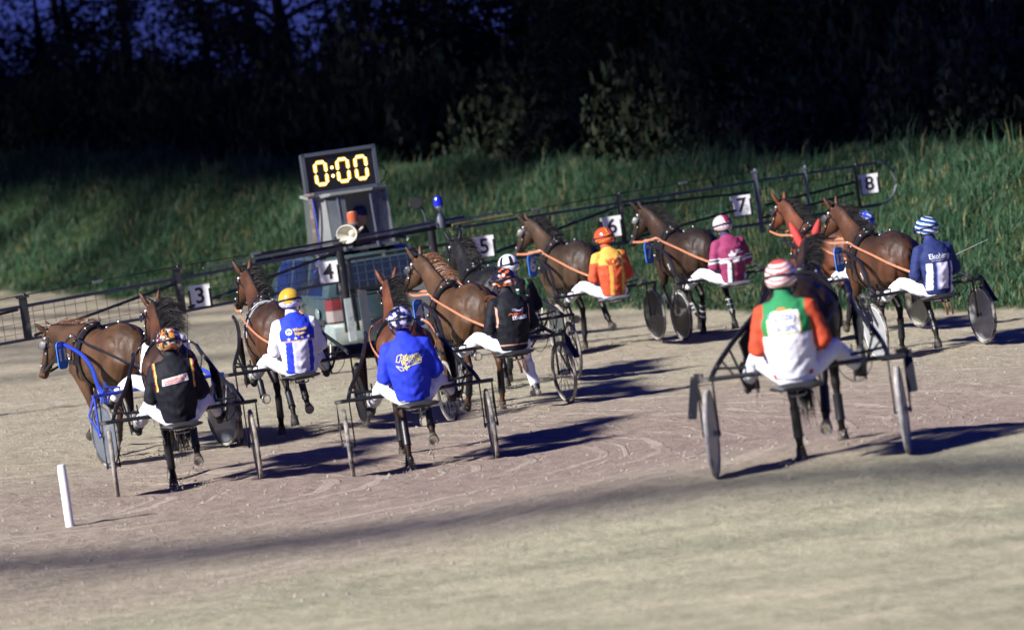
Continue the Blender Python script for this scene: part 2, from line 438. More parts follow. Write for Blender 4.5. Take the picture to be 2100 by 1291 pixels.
cc[:, 2] += fine_n; gm.vertices.foreach_set('co', cc.astype(np.float32).ravel())
e = np.interp(cc[:, 0], EX, EY); wob = .35 * np.sin(cc[:, 0] * 2.1) + .25 * np.sin(cc[:, 0] * 5.3)
k = sstep(0.1, .7, cc[:, 1] - e + wob); setcol(gm, np.repeat(k[:, None], 3, 1)); gm.update()
tag(link('ground', gm, gmat), kind='structure')

# loose clods of sand kicked up over the track
cl = MB(); n_c = 9000
base_v = np.array([(1, 0, -.3), (-.5, .87, -.3), (-.5, -.87, -.3), (.1, 0, .8)])
cv, cf = [], []
xs = RNG.uniform(-7.5, 7.5, n_c); ys = 30 + 44 * RNG.uniform(0, 1, n_c) ** 1.15
ok = ys < np.interp(xs, EX, EY) - .5; xs, ys = xs[ok], ys[ok]; zs = ground_z(xs, ys); n_c = len(xs)
sc_ = np.exp(RNG.normal(-4.5, .38, n_c)); an = RNG.uniform(0, 6.3, n_c); ca, sa = np.cos(an), np.sin(an)
V = np.empty((n_c, 4, 3))
for i in range(4):
    b = base_v[i] * 1.0; V[:, i, 0] = xs + sc_ * (b[0] * ca - b[1] * sa); V[:, i, 1] = ys + sc_ * (b[0] * sa + b[1] * ca); V[:, i, 2] = zs + sc_ * b[2] + sc_ * .2
F_ = (np.arange(n_c)[:, None, None] * 4 + np.array([(0, 1, 3), (1, 2, 3), (2, 0, 3)])[None]).reshape(-1, 3)
def fast_mesh(name, v, f):
    v = np.asarray(v, np.float32).reshape(-1, 3); f = np.asarray(f, np.int32); k = f.shape[1]
    me = bpy.data.meshes.new(name); me.vertices.add(len(v)); me.vertices.foreach_set('co', v.ravel())
    me.loops.add(f.size); me.loops.foreach_set('vertex_index', f.ravel()); me.polygons.add(len(f))
    me.polygons.foreach_set('loop_start', np.arange(len(f), dtype=np.int32) * k); me.polygons.foreach_set('loop_total', np.full(len(f), k, np.int32))
    me.update(); return me
tag(link('sand_clods', fast_mesh('sand_clods', V, F_), mat('clod', col=(.30, .265, .22), rough=.95, var=.3)), label='crumbs of sand strewn over the race track', kind='stuff')

# sand thrown up behind the hooves
V = []
for k_, (rx, ry, rz) in RIGS.items():
    a_ = R(YAW[k_] + 90); h_ = np.array([math.cos(a_), math.sin(a_)])
    for fx, fy in ((.15, .15), (.35, -.15), (1.25, .13), (1.5, -.13)):
        n_ = 34 if k_ != 'F' else 14; d_ = RNG.exponential(.22, n_); sp_ = RNG.normal(0, .07, n_)
        px_ = rx + h_[0] * (fx - d_) - h_[1] * (fy + sp_); py_ = ry + h_[1] * (fx - d_) + h_[0] * (fy + sp_)
        pz_ = ground_z(px_, py_) + RNG.exponential(.055, n_); s_ = np.exp(RNG.normal(-4.75, .35, n_))
        for q in range(n_): V.append(np.array([px_[q], py_[q], pz_[q]]) + base_v * s_[q])
V = np.array(V); F2 = (np.arange(len(V))[:, None, None] * 4 + np.array([(0, 1, 3), (1, 2, 3), (2, 0, 3), (0, 2, 1)])[None]).reshape(-1, 3)
tag(link('sand_spray', fast_mesh('sand_spray', V, F2), MATS['clod']), label='grains of sand thrown up behind the hooves', kind='stuff')
# ---------------------------------------------------------------- grass on the bank
def grass(name, n, xr, tr, hr, wr, seed, label, lean=.35):
    g = np.random.default_rng(seed); x = g.uniform(*xr, n); t = g.uniform(*tr, n)
    e = np.interp(x, EX, EY); c = np.interp(x, CX_, CY_); y = e + t * (c - e) + .35
    # perspective-neutral clumping
    cl = np.sin(x * 1.9 + 3 * np.sin(y * .8)) * np.sin(y * 1.3 + 2 * np.sin(x * .6)); keep = g.uniform(-1.5, 1, n) < cl + .2
    x, y, t = x[keep], y[keep], t[keep]; cl = cl[keep]; n = len(x); z = ground_z(x, y)
    h = g.uniform(*hr, n) * (1 + .45 * cl) * np.where(t < .04, .6, 1); w = g.uniform(*wr, n); a = g.uniform(0, 6.28, n)
    lx = g.normal(.12, lean, n) * h; ly = g.normal(0, lean, n) * h
    ux, uy = np.cos(a) * w / 2, np.sin(a) * w / 2
    V = np.empty((n, 5, 3))
    V[:, 0] = np.stack([x - ux, y - uy, z - .02], -1); V[:, 1] = np.stack([x + ux, y + uy, z - .02], -1)
    mx, my = x + lx * .35, y + ly * .35
    V[:, 2] = np.stack([mx - ux * .8, my - uy * .8, z + h * .6], -1); V[:, 3] = np.stack([mx + ux * .8, my + uy * .8, z + h * .6], -1)
    V[:, 4] = np.stack([x + lx * 1.2, y + ly * 1.2, z + h * .98], -1)
    o = np.arange(n)[:, None, None] * 5
    F = (o + np.array([(0, 1, 3), (0, 3, 2), (2, 3, 4)])[None]).reshape(-1, 3)
    me = fast_mesh(name, V, F)
    r = g.uniform(0, 1, n); pat = .5 + .5 * np.sin(x * .9 + 1.7 * np.sin(y * .45)) * np.sin(y * .7 + x * .3)
    C = np.stack([.014 + .014 * r, .044 + .028 * r, .021 + .010 * r], -1) * (.75 + .5 * pat)[:, None]
    dry = (g.uniform(0, 1, n) < .06 + .16 * (np.sin(x * 3.1 + y) * np.sin(x * .8 - y * 1.7) > .45)); C[dry] = np.array([.16, .145, .06]) * (.7 + .5 * r[dry])[:, None]
    setcol(me, np.repeat(C, 5, 0)); me.polygons.foreach_set('use_smooth', [True] * len(me.polygons))
    return tag(link(name, me, mat('grass_blades', rough=.6, var=.1, spec=.25)), label=label, kind='stuff')
grass('bank_grass', 330000, (-14, 14), (0, 1.12), (.08, .23), (.009, .020), 3, 'long green grass growing over the bank behind the track')
grass('tall_weeds', 7000, (-14, 14), (.25, 1.15), (.25, .55), (.012, .022), 5, 'taller stalks and weeds standing out of the bank grass', .22)

# ---------------------------------------------------------------- trees behind the bank
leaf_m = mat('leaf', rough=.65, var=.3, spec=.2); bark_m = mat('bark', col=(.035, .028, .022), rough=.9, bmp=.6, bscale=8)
def tree_meshes(seed, H=12., spread=3.6, n=5200, low=.9, leaf=.12, dens=1.):
    g = np.random.default_rng(seed); rnd = random.Random(seed); tr = MB()
    pts = [(0, 0, -.3)]; x = y = 0
    for i in range(1, 7):
        x += rnd.uniform(-.16, .16); y += rnd.uniform(-.16, .16); pts.append((x, y, H * .85 * i / 6))
    rad = [.22 * (1 - .13 * i) for i in range(7)]; tr.loft(pts, rad, seg=8)
    tips = []
    for i in range(26):
        t = rnd.uniform(.10, .97); k = t * 6; a = int(min(k, 5)); b = Vector(pts[a]).lerp(Vector(pts[a + 1]), k - a)
        an = rnd.uniform(0, 6.28); L = spread * (1 - .55 * abs(t - .4)) * rnd.uniform(.5, 1.0)
        e = b + Vector((math.cos(an) * L, math.sin(an) * L, L * rnd.uniform(.05, .6)))
        m = b.lerp(e, .5) + Vector((0, 0, L * .12)); r0 = .085 * (1.2 - t)
        tr.loft([b, m, e], [r0, r0 * .6, r0 * .25], seg=5)
        tips += [(b.lerp(m, .7), .35 * L), (m, .4 * L), (e, .36 * L), (m.lerp(e, .5), .42 * L)]
        for q in range(2):
            d = e.lerp(m, rnd.uniform(.2, .8)); e2 = d + Vector((rnd.uniform(-1, 1), rnd.uniform(-1, 1), rnd.uniform(-.2, .7))) * L * .35
            tr.loft([d, e2], [r0 * .4, r0 * .15], seg=4); tips.append((e2, .3 * L))
    C = np.array([tuple(p) for p, r in tips]); Rr = np.array([r for p, r in tips])
    i = g.integers(0, len(C), n); d = g.normal(0, 1, (n, 3)); d /= np.linalg.norm(d, axis=1)[:, None]
    P = C[i] + d * (Rr[i] * g.uniform(.2, 1.1, n) ** .6)[:, None]; P[:, 2] = np.maximum(P[:, 2], low * .3 + .2 * g.uniform(0, 1, n))
    if low > 5: P[:, 2] = low / 2.35 + (P[:, 2] - P[:, 2].min()) * (H + .4 - low / 2.35) / np.ptp(P[:, 2])
    s = leaf * g.uniform(.6, 1.5, n); a1 = g.normal(0, 1, (n, 3)); a1 /= np.linalg.norm(a1, axis=1)[:, None]
    a2 = np.cross(a1, g.normal(0, 1, (n, 3))); a2 /= np.linalg.norm(a2, axis=1)[:, None]
    V = np.stack([P - a1 * s[:, None], P - a2 * s[:, None] * .45, P + a1 * s[:, None], P + a2 * s[:, None] * .45], 1)
    F = np.arange(n * 4).reshape(-1, 4); me = fast_mesh('crown', V, F)
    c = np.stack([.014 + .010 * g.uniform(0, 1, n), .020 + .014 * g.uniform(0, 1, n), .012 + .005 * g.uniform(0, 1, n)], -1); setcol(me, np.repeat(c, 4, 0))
    me.materials.append(leaf_m); tm = tr.mesh('trunk'); tm.materials.append(bark_m)
    return tm, me
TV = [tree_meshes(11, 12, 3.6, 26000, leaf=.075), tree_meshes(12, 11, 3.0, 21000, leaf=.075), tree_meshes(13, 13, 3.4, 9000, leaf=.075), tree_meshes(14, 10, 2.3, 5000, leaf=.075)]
def tree(x, y, v, s, label, group='trees behind the grass bank'):
    o = empty('tree', (x, y, gz(x, y) - .1), RNG.uniform(0, 6.28)); o.scale = (s, s, s * RNG.uniform(.9, 1.1))
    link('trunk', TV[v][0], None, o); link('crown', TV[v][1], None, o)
    tag(o, label, 'tree', group); return o
dark = 'dark leafy tree in the unlit row behind the grass bank'
TREES = []
for i in range(11):                                  # front row, dense on the right, open on the left
    x = -13.5 + i * 2.7 + RNG.uniform(-.5, .5); y = np.interp(x, CX_, CY_) + 9 + RNG.uniform(-1.5, 1.5)
    TREES.append((x, y, 3 if x < -1 else (0 if i % 2 else 1), RNG.uniform(.85, 1.1)))
for i in range(10):
    x = -14 + i * 3.1 + RNG.uniform(-.6, .6); y = np.interp(x, CX_, CY_) + 15 + RNG.uniform(-1.5, 1.5)
    TREES.append((x, y, 3 if x < -7 else (2 if x < 0 else 0), RNG.uniform(.95, 1.25)))
for i in range(7):
    x = 1.2 + i * 2.0 + RNG.uniform(-.4, .4); y = np.interp(x, CX_, CY_) + 20 + RNG.uniform(-1, 2)
    TREES.append((x, y, i % 2, RNG.uniform(1.0, 1.3)))
TREES = [(t[0], t[1], 3 if (t[0] > 11 or -8.6 < t[0] < -5.6 or -1.7 < t[0] < 1.0) else t[2], t[3]) for t in TREES if not (-7.9 < t[0] < -6.4 or -.9 < t[0] < .4)]
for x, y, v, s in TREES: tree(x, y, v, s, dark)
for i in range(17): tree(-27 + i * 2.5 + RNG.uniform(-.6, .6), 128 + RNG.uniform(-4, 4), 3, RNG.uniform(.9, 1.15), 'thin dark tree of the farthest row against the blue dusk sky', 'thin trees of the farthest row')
# undergrowth along the foot of the trees
def shrub_mesh(seed, n=3600):
    g = np.random.default_rng(seed); d = g.normal(0, 1, (n, 3)); d /= np.linalg.norm(d, axis=1)[:, None]; d[:, 2] = np.abs(d[:, 2])
    r = g.uniform(.3, 1, n) ** .5 * (1 + .3 * np.sin(4 * np.arctan2(d[:, 1], d[:, 0]) + seed)); P = d * r[:, None] * np.array([1.7, 1.2, 1.25]); s = .075 * g.uniform(.5, 1.5, n)
    a1 = g.normal(0, 1, (n, 3)); a1 /= np.linalg.norm(a1, axis=1)[:, None]; a2 = np.cross(a1, g.normal(0, 1, (n, 3))); a2 /= np.linalg.norm(a2, axis=1)[:, None]
    V = np.stack([P - a1 * s[:, None], P - a2 * s[:, None] * .5, P + a1 * s[:, None], P + a2 * s[:, None] * .5], 1)
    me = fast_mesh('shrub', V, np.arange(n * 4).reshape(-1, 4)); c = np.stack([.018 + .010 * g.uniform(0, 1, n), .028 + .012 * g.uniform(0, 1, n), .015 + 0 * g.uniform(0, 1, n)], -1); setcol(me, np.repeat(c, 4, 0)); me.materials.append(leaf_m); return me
SV = [shrub_mesh(i) for i in (1, 2, 3)]
for i in range(30):
    x = -14 + i * 1.0 + RNG.uniform(-.3, .3); y = np.interp(x, CX_, CY_) + 4 + RNG.uniform(-.8, 2.4)
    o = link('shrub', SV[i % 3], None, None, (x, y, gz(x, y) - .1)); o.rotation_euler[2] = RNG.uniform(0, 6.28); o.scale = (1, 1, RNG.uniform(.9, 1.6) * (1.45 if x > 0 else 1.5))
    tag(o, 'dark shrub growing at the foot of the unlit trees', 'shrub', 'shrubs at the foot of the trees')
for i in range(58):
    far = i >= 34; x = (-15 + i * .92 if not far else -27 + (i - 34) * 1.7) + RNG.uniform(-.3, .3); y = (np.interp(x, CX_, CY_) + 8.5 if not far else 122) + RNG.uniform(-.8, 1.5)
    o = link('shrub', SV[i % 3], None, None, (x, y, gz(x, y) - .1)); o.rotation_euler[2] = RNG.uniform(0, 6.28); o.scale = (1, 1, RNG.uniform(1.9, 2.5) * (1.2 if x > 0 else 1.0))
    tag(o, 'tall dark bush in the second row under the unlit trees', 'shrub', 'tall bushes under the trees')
# unseen trees added left of the picture to shade the row behind the bank
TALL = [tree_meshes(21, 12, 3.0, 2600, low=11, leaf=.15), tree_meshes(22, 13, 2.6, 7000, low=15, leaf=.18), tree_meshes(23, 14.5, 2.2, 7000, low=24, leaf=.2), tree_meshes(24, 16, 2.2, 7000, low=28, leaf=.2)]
for k, (y0, n) in enumerate(((100, 7), (85, 6), (64, 10), (53, 5))):
    for i in range(n):
        o = tree(-22 + RNG.uniform(-.8, .8) + (i % 2) * 1.5, y0 + i * (2.6) + RNG.uniform(-.6, .6), 0, 2.35, 'tall bare-stemmed tree added out of view to shade the background', 'tall trees added out of view for shade')
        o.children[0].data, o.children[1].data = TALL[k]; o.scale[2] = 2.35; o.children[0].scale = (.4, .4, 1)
for i in range(14):
    x = -18.5 - (i % 2) * 4.5 + RNG.uniform(-1, 1); y = 106 + (i // 2) * 4 + RNG.uniform(-1, 1)
    tree(x, y, i % 2, RNG.uniform(1.5, 1.8), 'broad tree added out of view to shade the background', 'broad trees added out of view for shade')
# unseen slatted canopy, added to cast a shadow band across the near track
cn = empty('shade_canopy', (0, 0, 0)); hz_ = 7.6; L = hz_ / math.tan(R(SUN_EL))
A_ = Vector((-7.6, 38.6, hz_)); B_ = Vector((6.2, 32.2, hz_)); off = Vector((-SHDIR.x * L, -SHDIR.y * L, 0)); A_ += off; B_ += off; dd = (B_ - A_).normalized(); nn = Vector((-dd.y, dd.x, 0)); tot = (B_ - A_).length
cm = mat('canopy_sheet', col=(.2, .21, .2), rough=.7)
for q in range(5):                                     # long boards with gaps between them, their ends and joints uneven
    k = RNG.uniform(-.3, .3)
    while k < tot:
        l_ = RNG.uniform(1.6, 3.4); e = -.62 + q * .30 + RNG.uniform(-.03, .03); mb = MB(); mb.bar(A_ + dd * k + nn * e, A_ + dd * (k + l_) + nn * (e + RNG.uniform(-.03, .03)), RNG.uniform(.15, .21), .02); mb.build('slat', cm, cn, False); k += l_ + RNG.uniform(.0, .25)
for e in (-.5, .5): mb = MB(); mb.bar(A_ + nn * e - Vector((0, 0, .06)), B_ + nn * e - Vector((0, 0, .06)), .05, .08); mb.build('beam', M('grey_steel'), cn, False)
for k in (.3, 3.2, 6.1):
    for e in (-.5, .5): p = A_ + dd * k + nn * e; mb = MB(); mb.bar((p.x, p.y, gz(p.x, p.y) - .2), (p.x, p.y, hz_ - .08), .09, .09); mb.build('post', M('grey_steel'), cn, False)
tag(cn, 'long slatted canopy added out of view to shade the near track', 'canopy')
# ================================================================ HORSES
HIND = {'stance': [(-.38, .98), (-.66, .58), (-.60, .21), (-.57, .10), (-.53, .0)],
        'push': [(-.46, .97), (-.90, .62), (-1.04, .27), (-1.06, .15), (-1.06, .06)],
        'swing': [(-.32, .97), (-.66, .70), (-.88, .42), (-.96, .33), (-1.04, .29)],
        'reach': [(-.22, .96), (-.36, .56), (-.20, .22), (-.13, .12), (-.06, .06)]}
FORE = {'stance': [(.50, .92), (.55, .52), (.55, .20), (.59, .10), (.63, .0)],
        'back': [(.47, .92), (.40, .52), (.18, .25), (.14, .15), (.14, .05)],
        'fold': [(.53, .93), (.74, .66), (.56, .40), (.46, .36), (.37, .38)],
        'reach': [(.55, .93), (.86, .64), (1.04, .36), (1.12, .27), (1.19, .20)]}
def yawp(p, a, o=(0, 0)):
    c, s = math.cos(a), math.sin(a); x, y = p[0] - o[0], p[1] - o[1]
    return Vector((o[0] + c * x - s * y, o[1] + s * x + c * y, p[2]))
class HorseGeo: pass
def horse_geo(legs, hyaw=0., hpitch=44., npitch=52., voxel=.016, width=1.):
    """legs = (left hind, right hind, left fore, right fore); nose to +x; one continuous body"""
    g = HorseGeo(); mb = MB(); w = width
    T = [(-.90, 1.30, 1.12, .05), (-.86, 1.40, 1.02, .12), (-.76, 1.49, .92, .20), (-.60, 1.56, .86, .265), (-.42, 1.58, .84, .285), (-.22, 1.55, .85, .275), (0, 1.50, .84, .29),
         (.20, 1.50, .82, .285), (.38, 1.56, .82, .255), (.54, 1.57, .84, .23), (.68, 1.50, .88, .205), (.79, 1.38, .95, .17), (.87, 1.26, 1.02, .10)]
    mb.loft([(x, 0, (a + b) / 2) for x, a, b, k in T], [(k * w, (a - b) / 2) for x, a, b, k in T], seg=20)
    for s, st in ((1, legs[0]), (-1, legs[1])):
        q = HIND[st]; y = .155 * s
        mb.loft([(-.56, y * .85, 1.34), (-.58, y * 1.05, 1.18), ((q[0][0] - .58) / 2 - .06, y * 1.15, 1.05), (q[0][0] - .05, y * 1.15, q[0][1] - .04), ((q[0][0] * .55 + q[1][0] * .45), y * 1.03, (q[0][1] * .55 + q[1][1] * .45)), (q[1][0] + .02, y * .92, q[1][1] + .05)],
                [(.10, .20), (.135, .25), (.13, .225), (.105, .165), (.066, .095), (.045, .060)], up=(1, 0, .15), seg=14)
        h, fe, pa, ho = [Vector((a, y * (.92 if i else .92), b)) for i, (a, b) in enumerate(q[1:5])]
        mb.loft([h + Vector((.03, 0, .06)), h, h.lerp(fe, .12), h.lerp(fe, .45), h.lerp(fe, .85), fe, fe.lerp(pa, .6), pa.lerp(ho, .35)],
                [(.040, .055), (.048, .066), (.038, .05), (.030, .036), (.031, .038), (.040, .046), (.032, .036), (.040, .044)], up=(1, 0, .2), seg=12)
        setattr(g, 'hl' if s > 0 else 'hr', (h, fe, pa, ho))
    for s, st in ((1, legs[2]), (-1, legs[3])):
        q = FORE[st]; y = .135 * s
        mb.loft([(.60, y * 1.0, 1.25), (.62, y * 1.15, 1.08), (q[0][0] + .04, y * 1.15, q[0][1] + .02), ((q[0][0] + q[1][0]) / 2, y * 1.05, (q[0][1] + q[1][1]) / 2), (q[1][0], y, q[1][1] + .07)],
                [(.09, .15), (.10, .17), (.085, .125), (.056, .072), (.042, .048)], up=(1, 0, .1), seg=14)
        h, fe, pa, ho = [Vector((a, y, b)) for a, b in q[1:5]]
        mb.loft([h + Vector((0, 0, .08)), h, h.lerp(fe, .14), h.lerp(fe, .5), h.lerp(fe, .85), fe, fe.lerp(pa, .6), pa.lerp(ho, .35)],
                [(.040, .046), (.046, .052), (.034, .04), (.028, .032), (.029, .035), (.038, .043), (.031, .034), (.038, .042)], up=(1, 0, .2), seg=12)
        setattr(g, 'fl' if s > 0 else 'fr', (h, fe, pa, ho))
    # neck and head; the yaw builds up along the neck
    a = R(hyaw); th = R(npitch); P, Rd = [], []; p = Vector((.50, 0, 1.30)); P.append(p.copy()); Rd.append((.20 * w, .28))
    RN = [(.165, .255), (.13, .215), (.108, .175), (.09, .145), (.078, .12)]
    for i in range(5):
        yw = a * .34 * (i + 1) / 5; tt = th * (.75 + .32 * i / 4) if i < 4 else th * .62
        p = p + Vector((math.cos(tt) * math.cos(yw), math.cos(tt) * math.sin(yw), math.sin(tt))) * .175; P.append(p.copy()); Rd.append(RN[i])
    mb.loft(P, Rd, up=(-math.sin(th), 0, math.cos(th)), seg=16)
    g.neck = P; poll = P[-1]; ca, sa = math.cos(a), math.sin(a); hp = R(hpitch)
    F = Vector((math.cos(hp) * ca, math.cos(hp) * sa, -math.sin(hp))); S = Vector((-sa, ca, 0)); U = F.cross(S) * -1
    if U.z < 0: U = -U
    g.poll, g.F, g.S, g.U = poll, F, S, U
    H0 = poll - F * .04 + Vector((0, 0, .01)); g.H0 = H0
    hs = [(0, .070, .085, -.01), (.10, .085, .115, -.03), (.20, .093, .135, -.05), (.32, .088, .135, -.055), (.44, .066, .100, -.03), (.55, .054, .075, -.012), (.64, .053, .068, -.008), (.70, .054, .066, -.008), (.74, .046, .055, -.008), (.765, .03, .038, -.008)]
    k = .80
    mb.loft([H0 + F * (t * k) + U * (d * .9) for t, a1, b1, d in hs], [(a1 * .98, b1 * .92) for t, a1, b1, d in hs], up=tuple(U), seg=16)
    g.k = k
    for s in (1, -1):                                        # ears, brow, nostrils
        e0 = H0 + F * .035 + S * (.055 * s) + U * .05; d = (-F * .35 + U * .75 + S * (.30 * s)).normalized()
        mb.loft([e0, e0 + d * .05, e0 + d * .10, e0 + d * .16, e0 + d * .205], [(.026, .030), (.032, .036), (.030, .034), (.020, .022), (.006, .006)], up=tuple(F), seg=9)
        mb.ball(H0 + F * (.22 * k) + S * (.078 * s) + U * .055, .030, 8, 6)
        mb.ball(H0 + F * (.72 * k) + S * (.036 * s) + U * .022, .026, 8, 6)
        setattr(g, 'el' if s > 0 else 'er', (e0, d))
    g.muz = H0 + F * (.74 * k)
    for s in (1, -1):                                        # shoulder, stifle, cheek and rib masses
        mb.ball((.50, .17 * s, 1.20), (.13, .075, .22), 14, 10, Matrix.Rotation(R(25), 4, 'Y')); mb.ball((-.50, .20 * s, 1.28), (.20, .105, .17), 14, 10); mb.ball((.44, .20 * s, 1.02), (.10, .05, .09), 12, 8)
        mb.ball((-.70, .135 * s, 1.22), (.11, .10, .20), 12, 8)
    g.me = remesh(mb, voxel, 3, 'horse'); g.bvh = bvh_of(g.me); return g
COATS = {'bay': ((.115, .044, .020), (.010, .008, .008), .95), 'bright_bay': ((.19, .060, .026), (.014, .010, .009), .9), 'dark_bay': ((.055, .026, .015), (.008, .007, .007), .95),
         'brown': ((.085, .048, .027), (.014, .010, .009), .85), 'chestnut': ((.125, .062, .030), (.075, .03, .013), .5), 'black': ((.013, .012, .013), (.007, .007, .008), 1.)}
def paint_horse(me, g, coat, blaze=0.):
    c = coords(me).astype(float); base, pt, kk = [np.array(q) if not isinstance(q, float) else q for q in COATS[coat]]
    n = np.array([noise.noise(Vector(p) * 2.3) for p in c[::1]]) if len(c) < 90000 else 0
    C = .66 * base[None] * (1 + .45 * n)[:, None]
    leg = sstep(.98, .66, c[:, 2]) * kk
    dm = np.linalg.norm(c - np.array(g.muz), axis=1); mz = sstep(.24, .10, dm) * .85
    de = np.minimum(np.linalg.norm(c - np.array(g.el[0] + g.el[1] * .2), axis=1), np.linalg.norm(c - np.array(g.er[0] + g.er[1] * .2), axis=1)); ea = sstep(.07, .02, de) * .7
    fl = sstep(.14, .30, np.abs(c[:, 1])) * sstep(1.25, .95, c[:, 2]) * .0
    dk = np.maximum.reduce([leg, mz, ea, fl]); C = C * (1 - dk)[:, None] + pt[None] * dk[:, None]
    dorsal = (sstep(1.22, 1.52, c[:, 2]) * sstep(.75, .45, c[:, 0]) * (.62 if coat in ('brown', 'dark_bay', 'bay') else .2)) * (1 + .4 * n); C = C * (1 - dorsal)[:, None] + pt[None] * dorsal[:, None]  # darker back: partly the coat itself, partly shade painted into the colour
    paler = sstep(1.15, .95, c[:, 2]) * sstep(.4, .0, np.abs(c[:, 0] + .1)) * .25; C = C * (1 + paler)[:, None]
    if blaze:
        rel = c - np.array(g.H0); t = rel @ np.array(g.F); u = rel @ np.array(g.U); s = np.abs(rel @ np.array(g.S))
        b = sstep(.03, .015, s) * (u > .03) * (t > .12) * (t < .5) * blaze; C = C * (1 - b)[:, None] + .6 * b[:, None]
    setcol(me, C)
def strands(name, roots, dirs, length, m, parent, n, width=.018, wave=.03, seed=1, droop=.5, seg=5, spread=.16):
    rd = random.Random(seed); v, f = [], []
    for i in range(n):
        k = rd.random() * (len(roots) - 1); a = int(k); fr = k - a; r = roots[a].lerp(roots[min(a + 1, len(roots) - 1)], fr); d = dirs[a].lerp(dirs[min(a + 1, len(dirs) - 1)], fr)
        d = (d + Vector((rd.gauss(0, spread), rd.gauss(0, spread), rd.gauss(0, spread * .8)))).normalized(); L = length * rd.uniform(.65, 1.15)
        p = r + Vector((rd.gauss(0, .008), rd.gauss(0, .008), rd.gauss(0, .006))); sd = d.cross(Vector((rd.gauss(0, 1), rd.gauss(0, 1), .3))).normalized(); ph = rd.uniform(0, 6)
        o = len(v)
        for j in range(seg + 1):
            t = j / seg; wv = width * (1 - .75 * t) / 2
            v += [p - sd * wv, p + sd * wv]
            dd = (d + Vector((0, 0, -1)) * (droop * t * 1.6) + sd.cross(d) * (wave * 4 * math.sin(ph + 3 * t))).normalized(); p = p + dd * (L / seg)
        for j in range(seg): q = o + j * 2; f.append((q, q + 1, q + 3, q + 2))
    me = bpy.data.meshes.new(name); me.from_pydata(v, [], f); me.polygons.foreach_set('use_smooth', [True] * len(f)); return link(name, me, m, parent)
HOFF = 1.10; HS = .925        # the horse stands this far ahead of the sulky's axle
def make_horse(key, legs, coat, label, hyaw=0, hpitch=44, npitch=46, mane='hair_black', rein='orange_strap', number=None, ears=None, pad=None, seed=1, hands=None, blaze=0., mane_fly=.3, tail_len=.8, boots='leather', width=1., tail_dir=(-.35, 0, -1)):
    rx, ry, rz = RIGS[key]; ya = R(YAW[key] + 90)
    g = horse_geo(legs, hyaw, hpitch, npitch, width=width); paint_horse(g.me, g, coat, blaze)
    hx = rx + math.cos(ya) * HOFF; hy = ry + math.sin(ya) * HOFF
    o = link('horse', g.me, M('horse'), None, (hx, hy, rz)); o.rotation_euler = (0, 0, ya); o.scale = (HS,) * 3
    tag(o, label, 'horse', 'trotting horses in harness behind the starting gate')
    # hooves with pale soles and shoes
    for q in (g.hl, g.hr, g.fl, g.fr):
        h, fe, pa, ho = q; d = (ho - pa).normalized(); fw = Vector((1, 0, 0)) - d * d.x; fw.normalize()
        mb = MB(); mb.loft([pa - d * .005, pa.lerp(ho, .5), ho + d * .012], [(.040, .042), (.047, .052), (.056, .062)], up=tuple(fw), seg=14)
        hf = mb.build('hoof', M('hoof'), o)
        mb = MB(); c = ho + d * .014; mb.loft([c, c + d * .004], [(.048, .054), (.047, .053)], up=tuple(fw), seg=14); mb.build('sole', M('sole'), hf)
        mb = MB(); P = []
        sdv = d.cross(fw)
        for k in range(11):
            an = R(-125 + 25 * k); P.append(c + d * .006 + fw * (math.cos(an) * .050) + sdv * (math.sin(an) * .044))
        mb.loft(P, [.0065] * 11, seg=5); mb.build('horseshoe', M('steel'), hf)
        mb = MB(); a = h.lerp(fe, .30); b = h.lerp(fe, .93)
        mb.loft([a, a.lerp(b, .5), b, b.lerp(fe, 1.)], [(.043, .048), (.041, .047), (.043, .050), (.047, .053)], up=tuple(fw), seg=12); lb = mb.build('leg_boot', M(boots), o)
        mb = MB()
        for t in (.15, .5, .85):
            c0 = a.lerp(b, t); mb.loft([c0 - d * .006, c0 + d * .006], [(.047, .053), (.047, .053)], up=tuple(fw), seg=12)
        if key in ('R7', 'L', 'R13'): mb.build('strap', M('white_cloth') if key == 'R7' else M('black_metal'), lb)
    # mane and tail
    nk = g.neck; crest, dr = [], []
    for i in range(1, len(nk)):
        t = (nk[min(i + 1, len(nk) - 1)] - nk[i - 1]).normalized(); sdv = t.cross(Vector((0, 0, 1))).normalized(); up = sdv.cross(t); h = g.bvh.ray_cast(nk[i] + up * .6, -up, .8)
        crest.append((h[0] if h[0] else nk[i] + up * .15) - up * .012); dr.append((up * .55 + Vector((-1, 0, .15)) * mane_fly + sdv * .9).normalized())
    strands('mane', crest, dr, .34 if key == 'B' else .22, M(mane), o, 760, .009, .03, seed, .75)
    strands('forelock', [g.H0 + g.U * .08, g.H0 + g.U * .08 + g.F * .03], [g.F * .8 + g.S * .3, g.F * .8 - g.S * .3], .16, M(mane), o, 40, .014, .02, seed + 5, .2)
    dock = Vector((-.86, 0, 1.36)); strands('tail', [dock, dock + Vector((-.05, 0, -.08)), dock + Vector((-.08, 0, -.22))], [Vector(tail_dir).normalized()] * 3, tail_len, M(mane), o, 420, .010, .035, seed + 9, .5, 7, .08)
    # ---- harness
    H0, Fv, Sv, Uv, k = g.H0, g.F, g.S, g.U, g.k; bv = g.bvh; hd = lambda t, s=0, u=0: H0 + Fv * (t * k) + Sv * s + Uv * u
    br = MB()
    ring_strap(br, bv, hd(.13, 0, -.05), Sv, Uv, .35, .024); ring_strap(br, bv, hd(.56, 0, -.02), Sv, Uv, .25, .024)
    ring_strap(br, bv, hd(.22, 0, -.05), Sv, Uv, .35, .020, 0, 180, 16)
